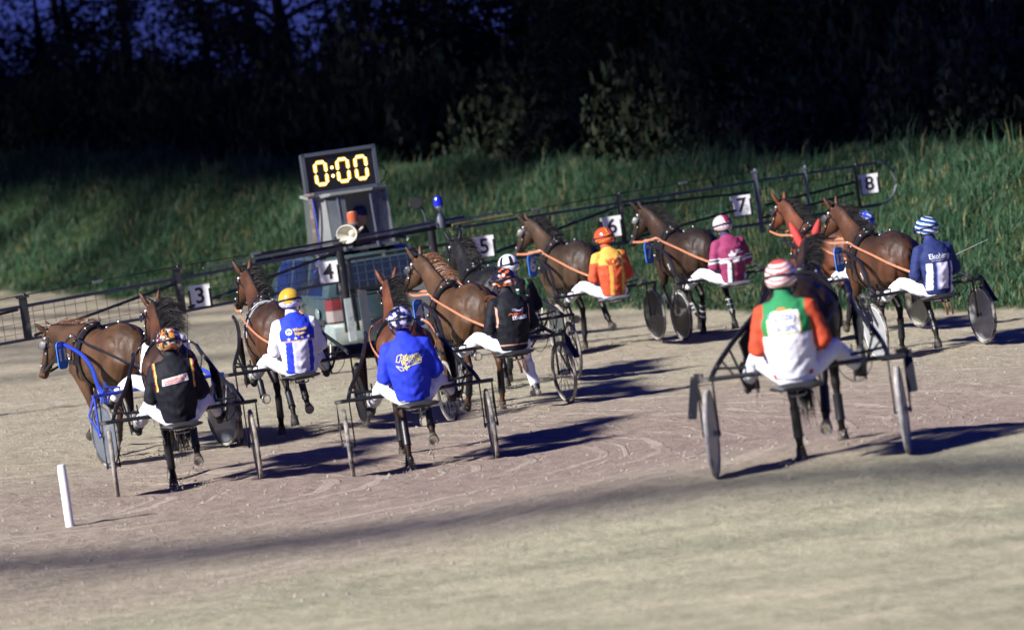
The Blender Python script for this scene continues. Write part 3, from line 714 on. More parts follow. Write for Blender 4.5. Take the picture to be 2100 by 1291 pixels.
    for s in (1, -1):
        surf_strap(br, bv, [hd(.10, .12 * s, 0), hd(.25, .12 * s, -.02), hd(.42, .11 * s, -.04), hd(.57, .09 * s, -.03), hd(.66, .08 * s, -.03)], .022)
        br.ball(hd(.655, .062 * s, -.03), (.017, .017, .017), 8, 6)
    br.build('bridle', M('leather'), o)
    for s in (1, -1):
        for t, u, r in ((.13, .04, .021), (.56, .02, .014), (.66, -.03, .018), (.34, -.03, .010), (.22, .06, .011)):
            h = bv.ray_cast(hd(t, .3 * s, u), -Sv * s, .4)
            if h[0]: st = MB(); st.ball(h[0] + Sv * (s * .012), r, 8, 5); st.build('rosette', mat('nickel', col=(.75, .75, .76), rough=.25, metal=.6), o)
    for s in (1, -1):                                        # blinkers
        mb = MB(); c = hd(.24, .108 * s, .03); mb.loft([c - Fv * .05, c - Fv * .01 + Sv * (.012 * s), c + Fv * .045 + Sv * (.022 * s)], [(.004, .035), (.006, .048), (.004, .040)], up=tuple(Uv), seg=10); mb.build('blinker', M('leather'), o)
    if ears:
        for e0, d in (g.el, g.er):
            mb = MB(); mb.loft([e0 - d * .01, e0 + d * .05, e0 + d * .11, e0 + d * .17, e0 + d * .225], [(.034, .038), (.040, .044), (.038, .042), (.027, .03), (.008, .008)], up=tuple(Fv), seg=12); mb.build('ear_cover', mat('ear_' + ears, col={'red': (.50, .035, .03), 'white': (.7, .7, .7)}[ears], rough=.8), o)
    oc = MB(); up0 = [nk[i] + Vector((0, 0, .22)) + Vector((-.12, 0, 0)) for i in (5, 4, 3, 2)]
    surf_strap(oc, bv, [hd(.05, 0, .2)] + up0 + [(.40, 0, 1.75)], .022); oc.build('overcheck_strap', M('leather'), o)
    sd = MB(); ring_strap(sd, bv, (.30, 0, 1.2), (0, 1, 0), (0, 0, 1), 1.0, .13, -10, 190, 30, .012, .018)
    sd.build('saddle_pad', M(pad or 'leather'), o)
    gi = MB(); ring_strap(gi, bv, (.30, 0, 1.2), (0, 1, 0), (0, 0, 1), 1.0, .055, 0, 360, 40, .022, .01); ring_strap(gi, bv, (.25, 0, 1.2), (0, 1, 0), (0, 0, 1), 1.0, .03, -30, 210, 30, .024, .01)
    gi.build('girth', M('leather'), o)
    sa = MB(); zt = bv.ray_cast((.30, 0, 2.2), (0, 0, -1))[0].z if bv.ray_cast((.30, 0, 2.2), (0, 0, -1))[0] else 1.52
    sa.ball((.30, 0, zt + .03), (.055, .075, .035), 12, 8)
    for s in (1, -1): sa.loft([(.30 + .022 * math.cos(q), .07 * s, zt + .075 + .022 * math.sin(q)) for q in [2 * math.pi * i / 10 for i in range(10)]], [.005] * 10, seg=5, closed=True)
    sa.build('saddle', M('leather'), o)
    bs_ = MB(); surf_strap(bs_, bv, [(.28, 0, 1.8), (0, 0, 1.8), (-.3, 0, 1.85), (-.6, 0, 1.8), (-.82, 0, 1.6)], .022); bs_.build('back_strap', M('leather'), o)
    bc = MB(); ring_strap(bc, bv, (.40, 0, 1.16), (1, 0, 0), (0, 1, 0), 1.2, .05, -105, 105, 26, .012, .012)
    surf_strap(bc, bv, [(.62, .3, 1.18), (.50, .25, 1.40), (.42, .0, 1.85), (.50, -.25, 1.40), (.62, -.3, 1.18)], .026); bc.build('breast_collar', M('leather'), o)
    for x, y, z in ((.42, .0, 1.66), (.33, .16, 1.6), (.33, -.16, 1.6), (.30, .28, 1.3), (.46, .24, 1.42), (.0, 0, 1.6), (-.35, 0, 1.7), (.60, .24, 1.2)):
        h = bv.find_nearest((x, y, z)); fit = MB(); fit.ball(h[0] + h[1] * .02, .013, 7, 5); fit.build('harness_fitting', mat('nickel'), o)
    # reins: bit, ring beside the saddle, driver's hand
    for s in (1, -1):
        mb = MB(); b0 = hd(.655, .070 * s, -.03); r1 = Vector((.42, .275 * s, 1.47)); hnd = Vector(((hands[0] - HOFF) / HS, hands[1] * s / HS, hands[2] / HS))
        P = [b0, b0.lerp(r1, .5) + Vector((0, 0, -.02)) + Sv * (.03 * s), r1, Vector((.05, .335 * s, 1.42)), Vector((-.50, .345 * s, 1.31)), Vector((-.88, .27 * s, 1.18)), hnd]
        Q = smooth_path(P, 4); mb.loft(Q, [(.004, .017)] * len(Q), seg=6); mb.build('rein', M(rein), o)
        rg = MB(); rg.ball(tuple(r1), .018, 8, 6); rg.build('rein_ring', mat('nickel'), o)
    g.o = o; g.key = key
    return g
# ================================================================ DRIVERS
SEAT = .30      # the driver sits behind the axle
class PG: pass
def person_geo(lean=0., spread=1., hang=False, stand=False, turn=0.):
    """seated driver, facing +x; body one continuous mesh, clothes grown over the same skeleton"""
    g = PG(); lx = lambda z: lean * (z - .8)
    Z = [(.78, -.02), (.93, -.05), (1.08, -.08), (1.23, -.075), (1.33, -.04), (1.40, .0)]
    sp = [Vector((x + lx(z), 0, z)) for z, x in Z]; g.sp = sp
    nb = sp[-1]; hd = nb + Vector((.045, 0, .112)); g.head = hd
    arms = {}
    for s in (1, -1):
        sh = Vector((-.045 + lx(1.3), .175 * s, 1.30)); el = Vector((-.03 + lx(1.04), .262 * s, 1.03)); wr = Vector((.24, .15 * s, 1.01)); ha = Vector((.33, .115 * s, 1.03)); arms[s] = (sh, el, wr, ha)
    legs = {}
    for s in (1, -1):
        hp = Vector((.0, .10 * s, .84)); kn = Vector((.37, .27 * s * spread, .93)); an = Vector((.66, .385 * s * spread, .76)); to = Vector((.77, .42 * s * spread, .86)); he = Vector((.69, .405 * s * spread, .68))
        if hang and s == -1: kn = Vector((.30, -.24, .70)); an = Vector((.14, -.27, .34)); to = Vector((.30, -.28, .26)); he = Vector((.08, -.27, .27))
        if stand: hp = Vector((0, .1 * s, .72)); kn = Vector((.02, .1 * s, .36)); an = Vector((0, .1 * s, -.05)); to = Vector((.16, .11 * s, -.13)); he = Vector((-.05, .1 * s, -.12))
        legs[s] = (hp, kn, an, he, to)
    if stand:
        for s in (1, -1): arms[s] = (arms[s][0], Vector((.02, .27 * s, 1.03)), Vector((.26, .20 * s, 1.04)), Vector((.34, .18 * s, 1.05)))
    g.arms, g.legs = arms, legs
    # body
    mb = MB(); mb.loft(sp, [(.15, .12), (.14, .11), (.155, .115), (.165, .11), (.11, .085), (.06, .062)], up=(1, 0, 0), seg=14)
    mb.loft([nb + Vector((0, 0, -.05)), nb + Vector((.015, 0, .04)), hd + Vector((0, 0, -.03))], [(.06, .065), (.056, .06), (.055, .06)], up=(1, 0, 0), seg=12)
    mb.ball(hd + Vector((.0, 0, .03)), (.098, .080, .115), 16, 12); mb.ball(hd + Vector((.045, 0, -.05)), (.055, .055, .06), 12, 8)
    mb.ball(hd + Vector((.102, 0, -.005)), (.020, .014, .024), 8, 6)
    for s in (1, -1):
        mb.ball(hd + Vector((-.005, .082 * s, .0)), (.020, .012, .032), 8, 6)
        sh, el, wr, ha = arms[s]; mb.loft([sh, sh.lerp(el, .5), el, el.lerp(wr, .5), wr], [.05, .046, .04, .038, .028], seg=10)
        hp, kn, an, he, to = legs[s]; mb.loft([hp, hp.lerp(kn, .5), kn, kn.lerp(an, .4), an], [.085, .072, .056, .052, .038], seg=10); mb.loft([an, an.lerp(he, .4)], [.036, .030], seg=8)
    g.body = remesh(mb, .014, 2, 'body')
    c = coords(g.body); C = np.tile(np.array([[.44, .24, .165]]), (len(c), 1)); setcol(g.body, C)
    # hands: palm, four unequal curled fingers and a thumb
    g.hands = {}
    for s in (1, -1):
        sh, el, wr, ha = arms[s]; hb = MB(); d = (ha - wr).normalized(); sd = Vector((0, 0, 1)); ac = d.cross(sd).normalized()
        hb.loft([wr - d * .02, wr + d * .03, wr + d * .075, wr + d * .095], [(.030, .022), (.040, .020), (.043, .019), (.038, .015)], up=tuple(ac), seg=10)
        for q, (off, L) in enumerate(((.030, .062), (.010, .070), (-.011, .065), (-.031, .050))):
            b = wr + d * .085 + sd * off; inn = -ac * s if ac.y * s > 0 else ac * s
            inn = Vector((0, -s, 0))
            hb.loft([b, b + d * L * .45 + inn * .008, b + d * L * .62 + inn * .032, b + d * L * .30 + inn * .046], [.0105, .010, .0095, .008], seg=7)
        b = wr + d * .035 + sd * .038; hb.loft([b, b + d * .025 + sd * .022 + Vector((0, -s * .012, 0)), b + d * .052 + sd * .020 + Vector((0, -s * .032, 0))], [.013, .0115, .009], seg=7)
        g.hands[s] = hb.mesh('hand')
    # jacket
    mb = MB(); w = 1.0
    mb.loft([sp[0] + Vector((0, 0, .02))] + sp[1:], [(.172, .150), (.178, .150), (.198, .155), (.212, .150), (.165, .115), (.075, .078)], up=(1, 0, 0), seg=20)
    mb.loft([sp[0] + Vector((0, 0, .0)), sp[0] + Vector((0, 0, .06))], [(.165, .142), (.180, .155)], up=(1, 0, 0), seg=20)
    for s in (1, -1):
        sh, el, wr, ha = arms[s]
        mb.loft([sh + Vector((.01, -.07 * s, .02)), sh + Vector((0, .0, -.0)), sh.lerp(el, .35), sh.lerp(el, .75), el + Vector((-.012, .0, 0)), el.lerp(wr, .25), el.lerp(wr, .6), wr + (wr - el) * .04], [.070, .084, .078, .074, .072, .070, .060, .045], up=(1, 0, 0), seg=14)
    me = mb.mesh('tmpj', False)
    g.jacket = remesh(me, .0125, 2, 'jacket'); c = coords(g.jacket).astype(float)
    # folds of the cloth
    nrm = np.empty(len(c) * 3, np.float32); g.jacket.vertices.foreach_get('normal', nrm); nrm = nrm.reshape(-1, 3)
    amp = np.array([noise.noise(Vector((p[0] * 6, p[1] * 6 + p[2] * 5, p[2] * 13 - abs(p[1]) * 12))) + .25 * noise.noise(Vector(p) * 18) for p in c])
    lo = .35 + .65 * np.clip((1.28 - c[:, 2]) / .3, 0, 1); c2 = c + nrm * (amp * .017 * lo)[:, None]
    g.jacket.vertices.foreach_set('co', c2.astype(np.float32).ravel()); g.jacket.update()
    def seg_d(p, a, b):
        a, b = np.array(a), np.array(b); ab = b - a; t = np.clip(((p - a) @ ab) / (ab @ ab), 0, 1); return np.linalg.norm(p - a - t[:, None] * ab, axis=1)
    arm = np.zeros(len(c), bool)
    for s in (1, -1):
        sh, el, wr, ha = arms[s]; da = np.minimum(seg_d(c, sh, el), seg_d(c, el, wr)); dt = np.abs(c[:, 1]); side = (c[:, 1] * s > .165) | ((c[:, 0] > .10) & (c[:, 2] < 1.15) & (c[:, 1] * s > 0))
        arm |= (da < .098) & side & (c[:, 1] * s > .155 + .04 * np.clip((1.2 - c[:, 2]) / .2, 0, 1) - .25 * (c[:, 0] > .10))
    g.jc, g.arm = c, arm; g.jbvh = bvh_of(g.jacket)
    # trousers and boots
    mb = MB(); mb.loft([(.02, 0, .765), (.0, 0, .80), (-.02, 0, .88), (-.03, 0, .95)], [(.155, .15), (.172, .16), (.165, .142), (.15, .125)], up=(1, 0, 0), seg=16)
    for s in (1, -1):
        hp, kn, an, he, to = legs[s]
        mb.loft([hp + Vector((-.04, 0, 0)), hp + Vector((.04, .01 * s, .0)), hp.lerp(kn, .5), hp.lerp(kn, .85), kn + Vector((0, 0, .005)), kn.lerp(an, .35), kn.lerp(an, .75), an.lerp(kn, .02)], [(.10, .10), (.105, .105), (.094, .094), (.078, .078), (.074, .074), (.070, .072), (.062, .062), (.058, .058)], seg=14)
    g.trousers = remesh(mb, .015, 2, 'trousers'); c = coords(g.trousers).astype(float)
    nrm = np.empty(len(c) * 3, np.float32); g.trousers.vertices.foreach_get('normal', nrm); nrm = nrm.reshape(-1, 3)
    amp = np.array([noise.noise(Vector((p[0] * 13, p[1] * 8, p[2] * 10))) for p in c]); g.trousers.vertices.foreach_set('co', (c + nrm * (amp * .015)[:, None]).astype(np.float32).ravel()); g.trousers.update()
    g.boots = {}
    for s in (1, -1):
        hp, kn, an, he, to = legs[s]; bb = MB(); up = (kn - an).normalized()
        bb.loft([an + up * .06, an + up * .01, an.lerp(he, .5)], [(.052, .052), (.048, .05), (.044, .048)], up=tuple((to - he).normalized()), seg=12)
        d = (to - he).normalized(); bb.loft([he - d * .035, he, he.lerp(to, .35), he.lerp(to, .7), to, to + d * .035], [(.028, .028), (.040, .040), (.042, .040), (.044, .034), (.040, .028), (.018, .016)], up=tuple(up), seg=12)
        g.boots[s] = remesh(bb, .012, 2, 'boot')
    return g
PGEO = {}
def get_person(**k):
    key = tuple(sorted(k.items()))
    if key not in PGEO: PGEO[key] = person_geo(**k)
    return PGEO[key]
def helmet_mesh(fn, rot=0.):
    """shell of a racing helmet; fn(azimuth from the back, height -1..1) gives the colour"""
    mb = MB(); seg, rings = 64, 34; v, f, c = [], [], []
    for i in range(rings + 1):
        th = math.pi * .70 * i / rings
        for k in range(seg):
            ph = 2 * math.pi * k / seg - math.pi; x, y, z = math.sin(th) * math.cos(ph), math.sin(th) * math.sin(ph), math.cos(th)
            fl = 1 + .05 * sstep(.0, -.35, z); back = max(0, -x)
            v.append((.146 * x * fl, .123 * y * fl, .128 * z - .02 * back * (z < 0) + .012 * max(0, x) * (z < 0)))
            az = math.atan2(y, -x); c.append(fn(az, z, Vector((x, y, z))))
    for i in range(rings):
        for k in range(seg): l = (k + 1) % seg; f.append((i * seg + k, (i + 1) * seg + k, (i + 1) * seg + l, i * seg + l))
    o = len(v)
    for k in range(seg): p = v[rings * seg + k]; v.append((p[0] * .88, p[1] * .88, p[2] + .015)); c.append((.01, .01, .01))
    for k in range(seg): l = (k + 1) % seg; f.append((rings * seg + k, o + k, o + l, rings * seg + l))
    mb.add(v, f, c); return mb.mesh('helmet')
def nzv(p, s, o=0.): return noise.noise(Vector(p) * s + Vector((o, o * 2, 0)))
W_, K_, = (.72, .72, .74), (.012, .012, .016)
def hel(kind):
    def f(az, z, p):
        a = abs(az)
        if kind == 'gold':
            if z > -.02: return (.50, .31, .03) if nzv(p, 3) < .55 else (.4, .25, .03)
            q = z + .18 * math.sin(az * 3); return (.50, .31, .03) if q > -.12 else (W_ if int((q + 1) * 22) % 3 else (.04, .08, .55))
        if kind == 'navyswirl':
            n = nzv(p, 2.6, 3) + .5 * nzv(p, 7, 1); return (.55, .52, .68) if n > .12 else ((.03, .05, .30) if n > -.05 else K_)
        if kind == 'flamepatch':
            n = nzv(p, 3.6, 6); m = nzv(p, 4.5, 11)
            if z < -.2 and int(az * 5 + 40) % 3: return (.33, .17, .05)
            return (.65, .30, .05) if n > .26 else ((.6, .05, .08) if m > .30 else (W_ if m < -.34 else ((.45, .42, .10) if n < -.33 else K_)))
        if kind == 'orangeflame':
            n = nzv(p, 2.8, 21) - .25 * z; return (.85, .75, .65) if n > .42 else ((.60, .13, .04) if n > .12 else K_)
        if kind == 'whiteblack':
            n = math.sin(az * 6 + .6) * (z < .75); return K_ if (n > .45 and -.05 < z < .8) or -.28 < z < -.2 else W_
        if kind == 'orange':
            if abs(a - .25) < .06 and z > .45: return K_
            if abs(a - .42) < .07 and z > .35: return (.75, .45, .05)
            q = z + .3 * a; return (.75, .38, .04) if abs(q + .05) < .04 or abs(q - .28) < .03 else (.62, .07, .02)
        if kind == 'maroon':
            q = z - .55 * a; k = int((q + 3) * 9); return (W_ if k % 2 else (.20, .03, .06)) if a > .45 or z < .1 else (.22, .02, .05)
        if kind == 'bluewhite':
            q = z - .35 * a; k = int((q + 3) * 9) % 4; return [(.02, .03, .12), W_, (.10, .30, .70), (.02, .03, .12)][k]
        if kind == 'redchevron':
            q = z - .30 * max(0, a - .35) * (a < 1.3) ; k = int((q + 3) * 6.6) % 2
            return (.60, .075, .045) if z > .72 else (W_ if k else (.60, .11, .08))
        if kind == 'blue':
            n = nzv(p, 3, 31); return (.65, .68, .8) if n > .15 else (.03, .06, .45)
        return K_
    return f
def make_person(key, jfun, helmet, label, lean=0., spread=1., hang=False, hrot=0., glove='boot', neck=(.02, .02, .025), scale=1., off=(0, 0, 0), cat='person', group='drivers seated on the sulkies', boot='boot', tilt=0.):
    g = get_person(lean=lean, spread=spread, hang=hang); rx, ry, rz = RIGS[key]; ya = R(YAW[key] + 90)
    o = link('person', g.body, M('skin'), None, (rx - math.cos(ya) * SEAT, ry - math.sin(ya) * SEAT, rz - (.07 if key != 'F' else .04))); o.rotation_euler = (R(tilt), 0, ya); tag(o, label, cat, group)
    jm = g.jacket.copy(); jm.materials.clear(); C = np.empty((len(g.jc), 3)); y, z = g.jc[:, 1], g.jc[:, 2]
    for i in range(len(C)): C[i] = jfun(float(g.jc[i, 0]), float(-y[i]), float(z[i]), bool(g.arm[i]))
    setcol(jm, C); j = link('jacket', jm, M('jacket'), o)
    tm = link('trousers', g.trousers, M('trousers'), o)
    for s in (1, -1):
        link('boot', g.boots[s], M('boot'), o); link('hand', g.hands[s], M('skin'), o)
    nb = g.sp[-1]; mb = MB(); mb.loft([nb + Vector((-.005, 0, -.045)), nb + Vector((.0, 0, .0)), nb + Vector((.02, 0, .06))], [(.088, .092), (.080, .084), (.066, .070)], up=(1, 0, 0), seg=16, col=neck); mb.build('collar', M('jacket'), o)
    h = link('helmet', helmet_mesh(hel(helmet)), M('helmet'), o, g.head + Vector((.0, 0, .055))); h.rotation_euler = (0, R(6), R(hrot))
    mb = MB(); 
    ln = []
    for k in range(25):
        a = R(15 * k); ln.append((.152 * math.cos(a), .129 * math.sin(a), -.012 - .01 * math.cos(a)))
    mb.loft(ln[:-1], [(.004, .011)] * 24, closed=True, seg=6); mb.build('goggle_strap', M('leather'), h)
    mb = MB(); mb.loft([(.150, -.075, -.02), (.163, -.04, -.025), (.168, 0, -.025), (.163, .04, -.025), (.150, .075, -.02)], [(.008, .032)] * 5, seg=8); mb.build('visor', mat('smoke_visor', col=(.03, .035, .04), rough=.1, coat=.8), h)
    mb = MB()
    for s in (1, -1): mb.tube([(.02, .118 * s, -.05), (.03, .085 * s, -.13), (.05, .02 * s, -.165)], .007)
    mb.build('chin_strap', M('leather'), h)
    BK = lambda x, zz: None
    g2 = PG(); g2.o, g2.j, g2.geo = o, j, g
    return g2
def back_frame(g, right, up, lean_tilt=0.):
    """frame on the back of the jacket: right is the viewer's right seen from behind"""
    O = Vector((-.6, -right, up)); return (O, Vector((0, -1, 0)), Vector((0, 0, 1)))
def pr(P, bm, name, col, r=0., u=0., off=.004, rot=0., rough=.6):
    m = mat('print_%02x%02x%02x' % tuple(int(255 * q) for q in col), col=col, rough=rough, var=.05)
    xf(bm, r, u, rot); return project(bm, P.geo.jbvh, (Vector((-.35, 0, 0)), Vector((0, -1, 0)), Vector((0, 0, 1))), off, name, m, P.j, .2, .03)
# ================================================================ SULKIES
def wheel_meshes(kind):
    r = .35
    t = MB(); t.loft([(math.cos(2 * math.pi * k / 44) * (r - .018), 0, math.sin(2 * math.pi * k / 44) * (r - .018)) for k in range(44)], [(.018, .020)] * 44, closed=True, seg=8, up=(0, 1, 0))
    ri = MB(); ri.loft([(math.cos(2 * math.pi * k / 44) * (r - .044), 0, math.sin(2 * math.pi * k / 44) * (r - .044)) for k in range(44)], [(.012, .012)] * 44, closed=True, seg=6, up=(0, 1, 0))
    h = MB(); h.lathe([(.0, -.055), (.018, -.055), (.020, -.03), (.032, -.028), (.032, .028), (.020, .03), (.018, .055), (0, .055)], seg=14)
    d = MB()
    if kind == 'disc': d.lathe([(.02, -.022), (r - .04, -.006), (r - .04, .006), (.02, .022)], seg=44)
    else:
        for k in range(20):
            a = 2 * math.pi * k / 20; s = .022 if k % 2 else -.022
            d.bar((.03 * math.cos(a + .5), s, .03 * math.sin(a + .5)), ((r - .05) * math.cos(a), 0, (r - .05) * math.sin(a)), .004, .004)
    return t.mesh('tyre'), ri.mesh('rim'), h.mesh('hub'), d.mesh('wheel_cover' if kind == 'disc' else 'spokes')
WM = {'disc': wheel_meshes('disc'), 'spoke': wheel_meshes('spoke')}
def copy_me(me, m): 
    c = me.copy(); c.materials.clear(); c.materials.append(m); return c
def make_sulky(key, label, kinds=('disc', 'disc'), tyre='tyre', rim='rim_dark', disc=(.16, .17, .18), frame='black_metal', accents=None, seat='black_metal', plate=None, custom=False, guard=True, hw=.70, tether=None, fender=False, number_col=(.02, .16, .60), dalpha=1.):
    rx, ry, rz = RIGS[key]; ya = R(YAW[key] + 90); o = empty('sulky', (rx, ry, rz), ya); tag(o, label, 'sulky', 'two-wheeled racing sulkies')
    F = M(frame); dm = mat('disc_%s' % key, col=disc, rough=.42, dirt=(DUST, .60), var=.25, spec=.5, alpha=dalpha)
    for q, s in enumerate((1, -1)):
        w = empty('wheel', (0, hw * s, .35), 0, o); w.rotation_euler = (R(1.2 * s), RNG.uniform(0, 3), 0)
        T = WM[kinds[q]]
        link('tyre', copy_me(T[0], M(tyre)), None, w); link('rim', copy_me(T[1], M(rim)), None, w); link('hub', copy_me(T[2], M('steel')), None, w)
        link('wheel_cover' if kinds[q] == 'disc' else 'spokes', copy_me(T[3], dm if kinds[q] == 'disc' else M('steel')), None, w)
        fk = MB()                                            # fork either side of the wheel
        for y in (hw - .062, hw + .062):
            fk.bar((-.0, y * s, .775), (.0, y * s, .34), .012, .040, up=(1, 0, 0)); fk.ball((0, y * s, .35), (.03, .012, .03), 10, 6)
        fk.bar((0, (hw - .075) * s, .775), (0, (hw + .08) * s, .775), .05, .03); fk.bar((.02, (hw + .062) * s, .76), (.20, (hw + .062) * s, .56), .010, .03); fk.bar((.20, (hw + .062) * s, .56), (.0, (hw + .062) * s, .36), .010, .03)
        fk.build('fork', F, o)
        # shaft: from the end of the cross bar forwards and up beside the horse
        pts = [(.0, (hw - .06) * s, .79), (.22, (hw - .10) * s, .87), (.55, (hw - .22) * s, 1.02), (.92, .40 * s, 1.16), (1.35, .345 * s, 1.25), (1.68, .325 * s, 1.30)]
        mb = MB(); mb.tube(pts, .021, 8); sh = mb.build('shaft', F, o)
        mb = MB(); mb.tube([(.0, (hw - .24) * s, .775), (.16, .49 * s, .76), (.34, .47 * s, .655), (.50, .445 * s, .655), (.80, .40 * s, 1.10)], .013, 7)
        mb.bar((.38, .47 * s, .66), (.46, (hw - .17) * s, .98), .014, .014); mb.bar((.10, (hw - .22) * s, .785), (.30, (hw - .12) * s, .89), .012, .012); mb.build('stirrup_rail', F, o)
        st = MB(); st.box((.46, .43 * s, .65), (.010, .055, .035)); st.bar((.40, .385 * s, .59), (.50, .385 * s, .87), .014, .02); st.bar((.40, .475 * s, .59), (.50, .475 * s, .87), .014, .02); st.box((.49, .43 * s, .80), (.008, .045, .012)); st.build('stirrup', F, o)
        if guard:                                            # dirt guard stretched between shaft and stirrup rail
            a, b, c, d = Vector((.50, .50 * s, 1.00)), Vector((.95, .39 * s, 1.16)), Vector((.78, .405 * s, .98)), Vector((.54, .445 * s, .74)); mb = MB(); th = Vector((0, .006, 0))
            V = []
            for p in (a, b, c, d): V += [p - th, p + th]
            mb.add(V, [(0, 2, 4, 6), (7, 5, 3, 1), (0, 1, 3, 2), (2, 3, 5, 4), (4, 5, 7, 6), (6, 7, 1, 0)]); mb.build('dirt_guard', M('net'), o, False)
        if custom and s == 1:
            bm = text_bm('CUSTOM', .052, .001); p0, p1 = Vector((.50, .54, .98)), Vector((.80, .45, 1.08)); rt = (p0 - p1).normalized() * -1
            flat(bm, (p0.lerp(p1, .5) + Vector((0, .0, -.045)), Vector((1, -.30, .33)).normalized(), Vector((-.33, .0, 1)).normalized()), 'lettering', mat('print_e0e0e0', col=(.75, .75, .75), var=.05), o)
        if fender:
            mb = MB(); mb.bar((.12, (hw + .085) * s, .80), (-.17, (hw + .115) * s, .50), .012, .07, up=(0, 1, 0)); mb.bar((.12, (hw + .085) * s, .80), (0, (hw + .01) * s, .80), .02, .05); mb.build('mud_flap', F, o)
    mb = MB(); mb.tube([(0, -hw - .07, .775), (-.01, -.35, .775), (-.02, 0, .765), (-.01, .35, .775), (0, hw + .07, .775)], .020, 10, 3); mb.tube([(.16, -hw + .10, .84), (.17, -.2, .80), (.17, .2, .80), (.16, hw - .10, .84)], .012, 8, 3); ax = mb.build('cross_bar', F, o)
    if accents:
        for y in (-.42, .42): mb = MB(); mb.loft([(-.002, y - .05, .774), (-.002, y + .05, .774)], [.0225] * 2, seg=10, up=(1, 0, 0)); mb.build('painted_band', M(accents), ax)
    # seat: shallow bucket on a bracket with a webbing strap
    mb = MB(); P = [(x - SEAT, 0, z - .07) for x, z in ((-.27, .735), (-.24, .755), (-.15, .745), (0, .735), (.12, .745), (.17, .755))]; mb.loft(P, [(.10, .02), (.19, .030), (.215, .034), (.205, .034), (.15, .030), (.07, .018)], seg=18)
    mb.build('seat', mat('seat_' + seat, col={'black_metal': (.014, .014, .016), 'grey': (.10, .10, .11)}.get(seat, (.014, .014, .016)), rough=.55, dirt=(DUST, .6)), o)
    mb = MB()
    for s in (1, -1): mb.bar((.17, .10 * s, .80), (-.50, .12 * s, .645), .018, .018); mb.bar((0, .12 * s, .77), (-.12, .12 * s, .68), .014, .014)
    mb.tube([(-.45, -.07, .63), (-.49, -.05, .61), (-.49, .05, .61), (-.45, .07, .63)], .008); mb.build('seat_bracket', M('steel'), o)
    if tether:
        for y in (-.04, .03):
            mb = MB(); mb.loft([(-.50, y - .0, .67), (-.56, y, .60), (-.57, y - .02, .52), (-.555, y - .03, .46)], [(.014, .003)] * 4, seg=6, up=(1, 0, 0)); mb.build('strap_end', M(tether), o)
    mb = MB(); mb.tube([(-.05, -.30, .75), (-.08, -.36, .66), (-.03, -.46, .62), (0, -.55, .70), (0, -.57, .775)], .004, 5); mb.build('cable', M('black_metal'), o)
    if plate:                                               # saddle number at the tip of the left shaft
        hd_ = empty('number_plate', (1.52, .385, 1.17), 0, o); hd_.rotation_euler = (0, 0, R(-62)); fr = lambda e: (Vector((0, e, 0)), Vector((-1, 0, 0)) * -1, Vector((0, 0, 1)))
        # plate stands facing backwards and outwards
        f0 = (Vector((0, 0, 0)), Vector((1, 0, 0)), Vector((0, 0, 1)))
        flat(poly_bm(round_rect(.165, .30, .05)), f0, 'plate', mat('plate_blue', col=(.03, .17, .62), rough=.35, var=.08), hd_, .012)
        flat(poly_bm(round_rect(.138, .27, .045)), (Vector((0, -.0145, 0)), f0[1], f0[2]), 'plate_border', mat('plate_blue2', col=(.04, .20, .70), rough=.35, var=.08), hd_, .0)
        flat(text_bm(plate, .25 if len(plate) < 2 else .17, .009), (Vector((0, -.0175, .0)), f0[1], f0[2]), 'numeral', mat('print_e0e0e0', col=(.8, .8, .8), var=.05), hd_)
    return o
# ================================================================ STARTING CAR WITH GATE
GA, GD = Vector((-4.182, 57.94, 0)), Vector((.77269, .63479, 0)); GN = Vector((-GD.y, GD.x, 0))
def GP(u, z, n=0.): return GA + GD * u + GN * n + Vector((0, 0, z))
black, gst = M('black_metal'), M('grey_steel')
gate = empty('starting_gate', GP(3.3, 0)); gate.rotation_euler = (0, 0, 0); tag(gate, 'long two-winged starting gate of dark tube and wire mesh behind the car', 'starting gate')
GO = gate.location
def gl(u, z, n=0.): return GP(u, z, n) - GO
def gbar(name, a, b, w, m=black, h=None, n=0.):
    mb = MB(); mb.bar(gl(*a, n), gl(*b, n), w, h or w); return mb.build(name, m, gate, False)
topL = [(-6.2, 1.60), (-.15, 1.62), (2.6, 1.64)]; botL = [(-6.2, 1.19), (-.12, 1.18), (2.4, 1.20)]
topR = [(4.68, 1.64), (7.67, 1.60), (10.38, 1.57), (12.85, 1.53)]; botR = [(4.68, 1.11), (7.68, 1.03), (10.33, .94), (12.80, .90)]
for L, w, m in ((topL, .042, gst), (botL, .038, gst), (topR, .036, gst), (botR, .045, gst)):
    for a, b in zip(L, L[1:]): gbar('rail', a, b, w, m)
for (u, z0, z1, w, m) in ((-5.05, 1.17, 1.70, .09, black), (-2.6, 1.17, 1.72, .10, black), (-.15, 1.15, 1.74, .10, black), (4.68, .45, 1.62, .07, gst), (7.67, 1.0, 1.70, .07, black), (10.35, .80, 1.70, .07, gst), (11.36, .92, 1.62, .05, gst), (12.4, .92, 1.52, .05, black)):
    p = gbar('post', (u, z0), (u, z1), w, m); mb = MB(); mb.box(gl(u, z1 + .012), (w * .8, w * .7, .012)); mb.ball(gl(u + .03, z1 + .03), .03, 8, 5); mb.build('post_cap', m, p)
for a, b in (((-6.1, 1.38), (-2.7, 1.58)), ((-2.5, 1.22), (-.2, 1.56)), ((-.05, 1.22), (2.5, 1.60)), ((4.8, 1.15), (7.6, 1.55)), ((7.75, 1.55), (10.2, 1.42)), ((10.5, 1.20), (12.4, 1.30)), ((7.8, 1.06), (10.2, 1.22)), ((10.4, 1.02), (12.3, 1.14))): gbar('brace', a, b, .034, black)
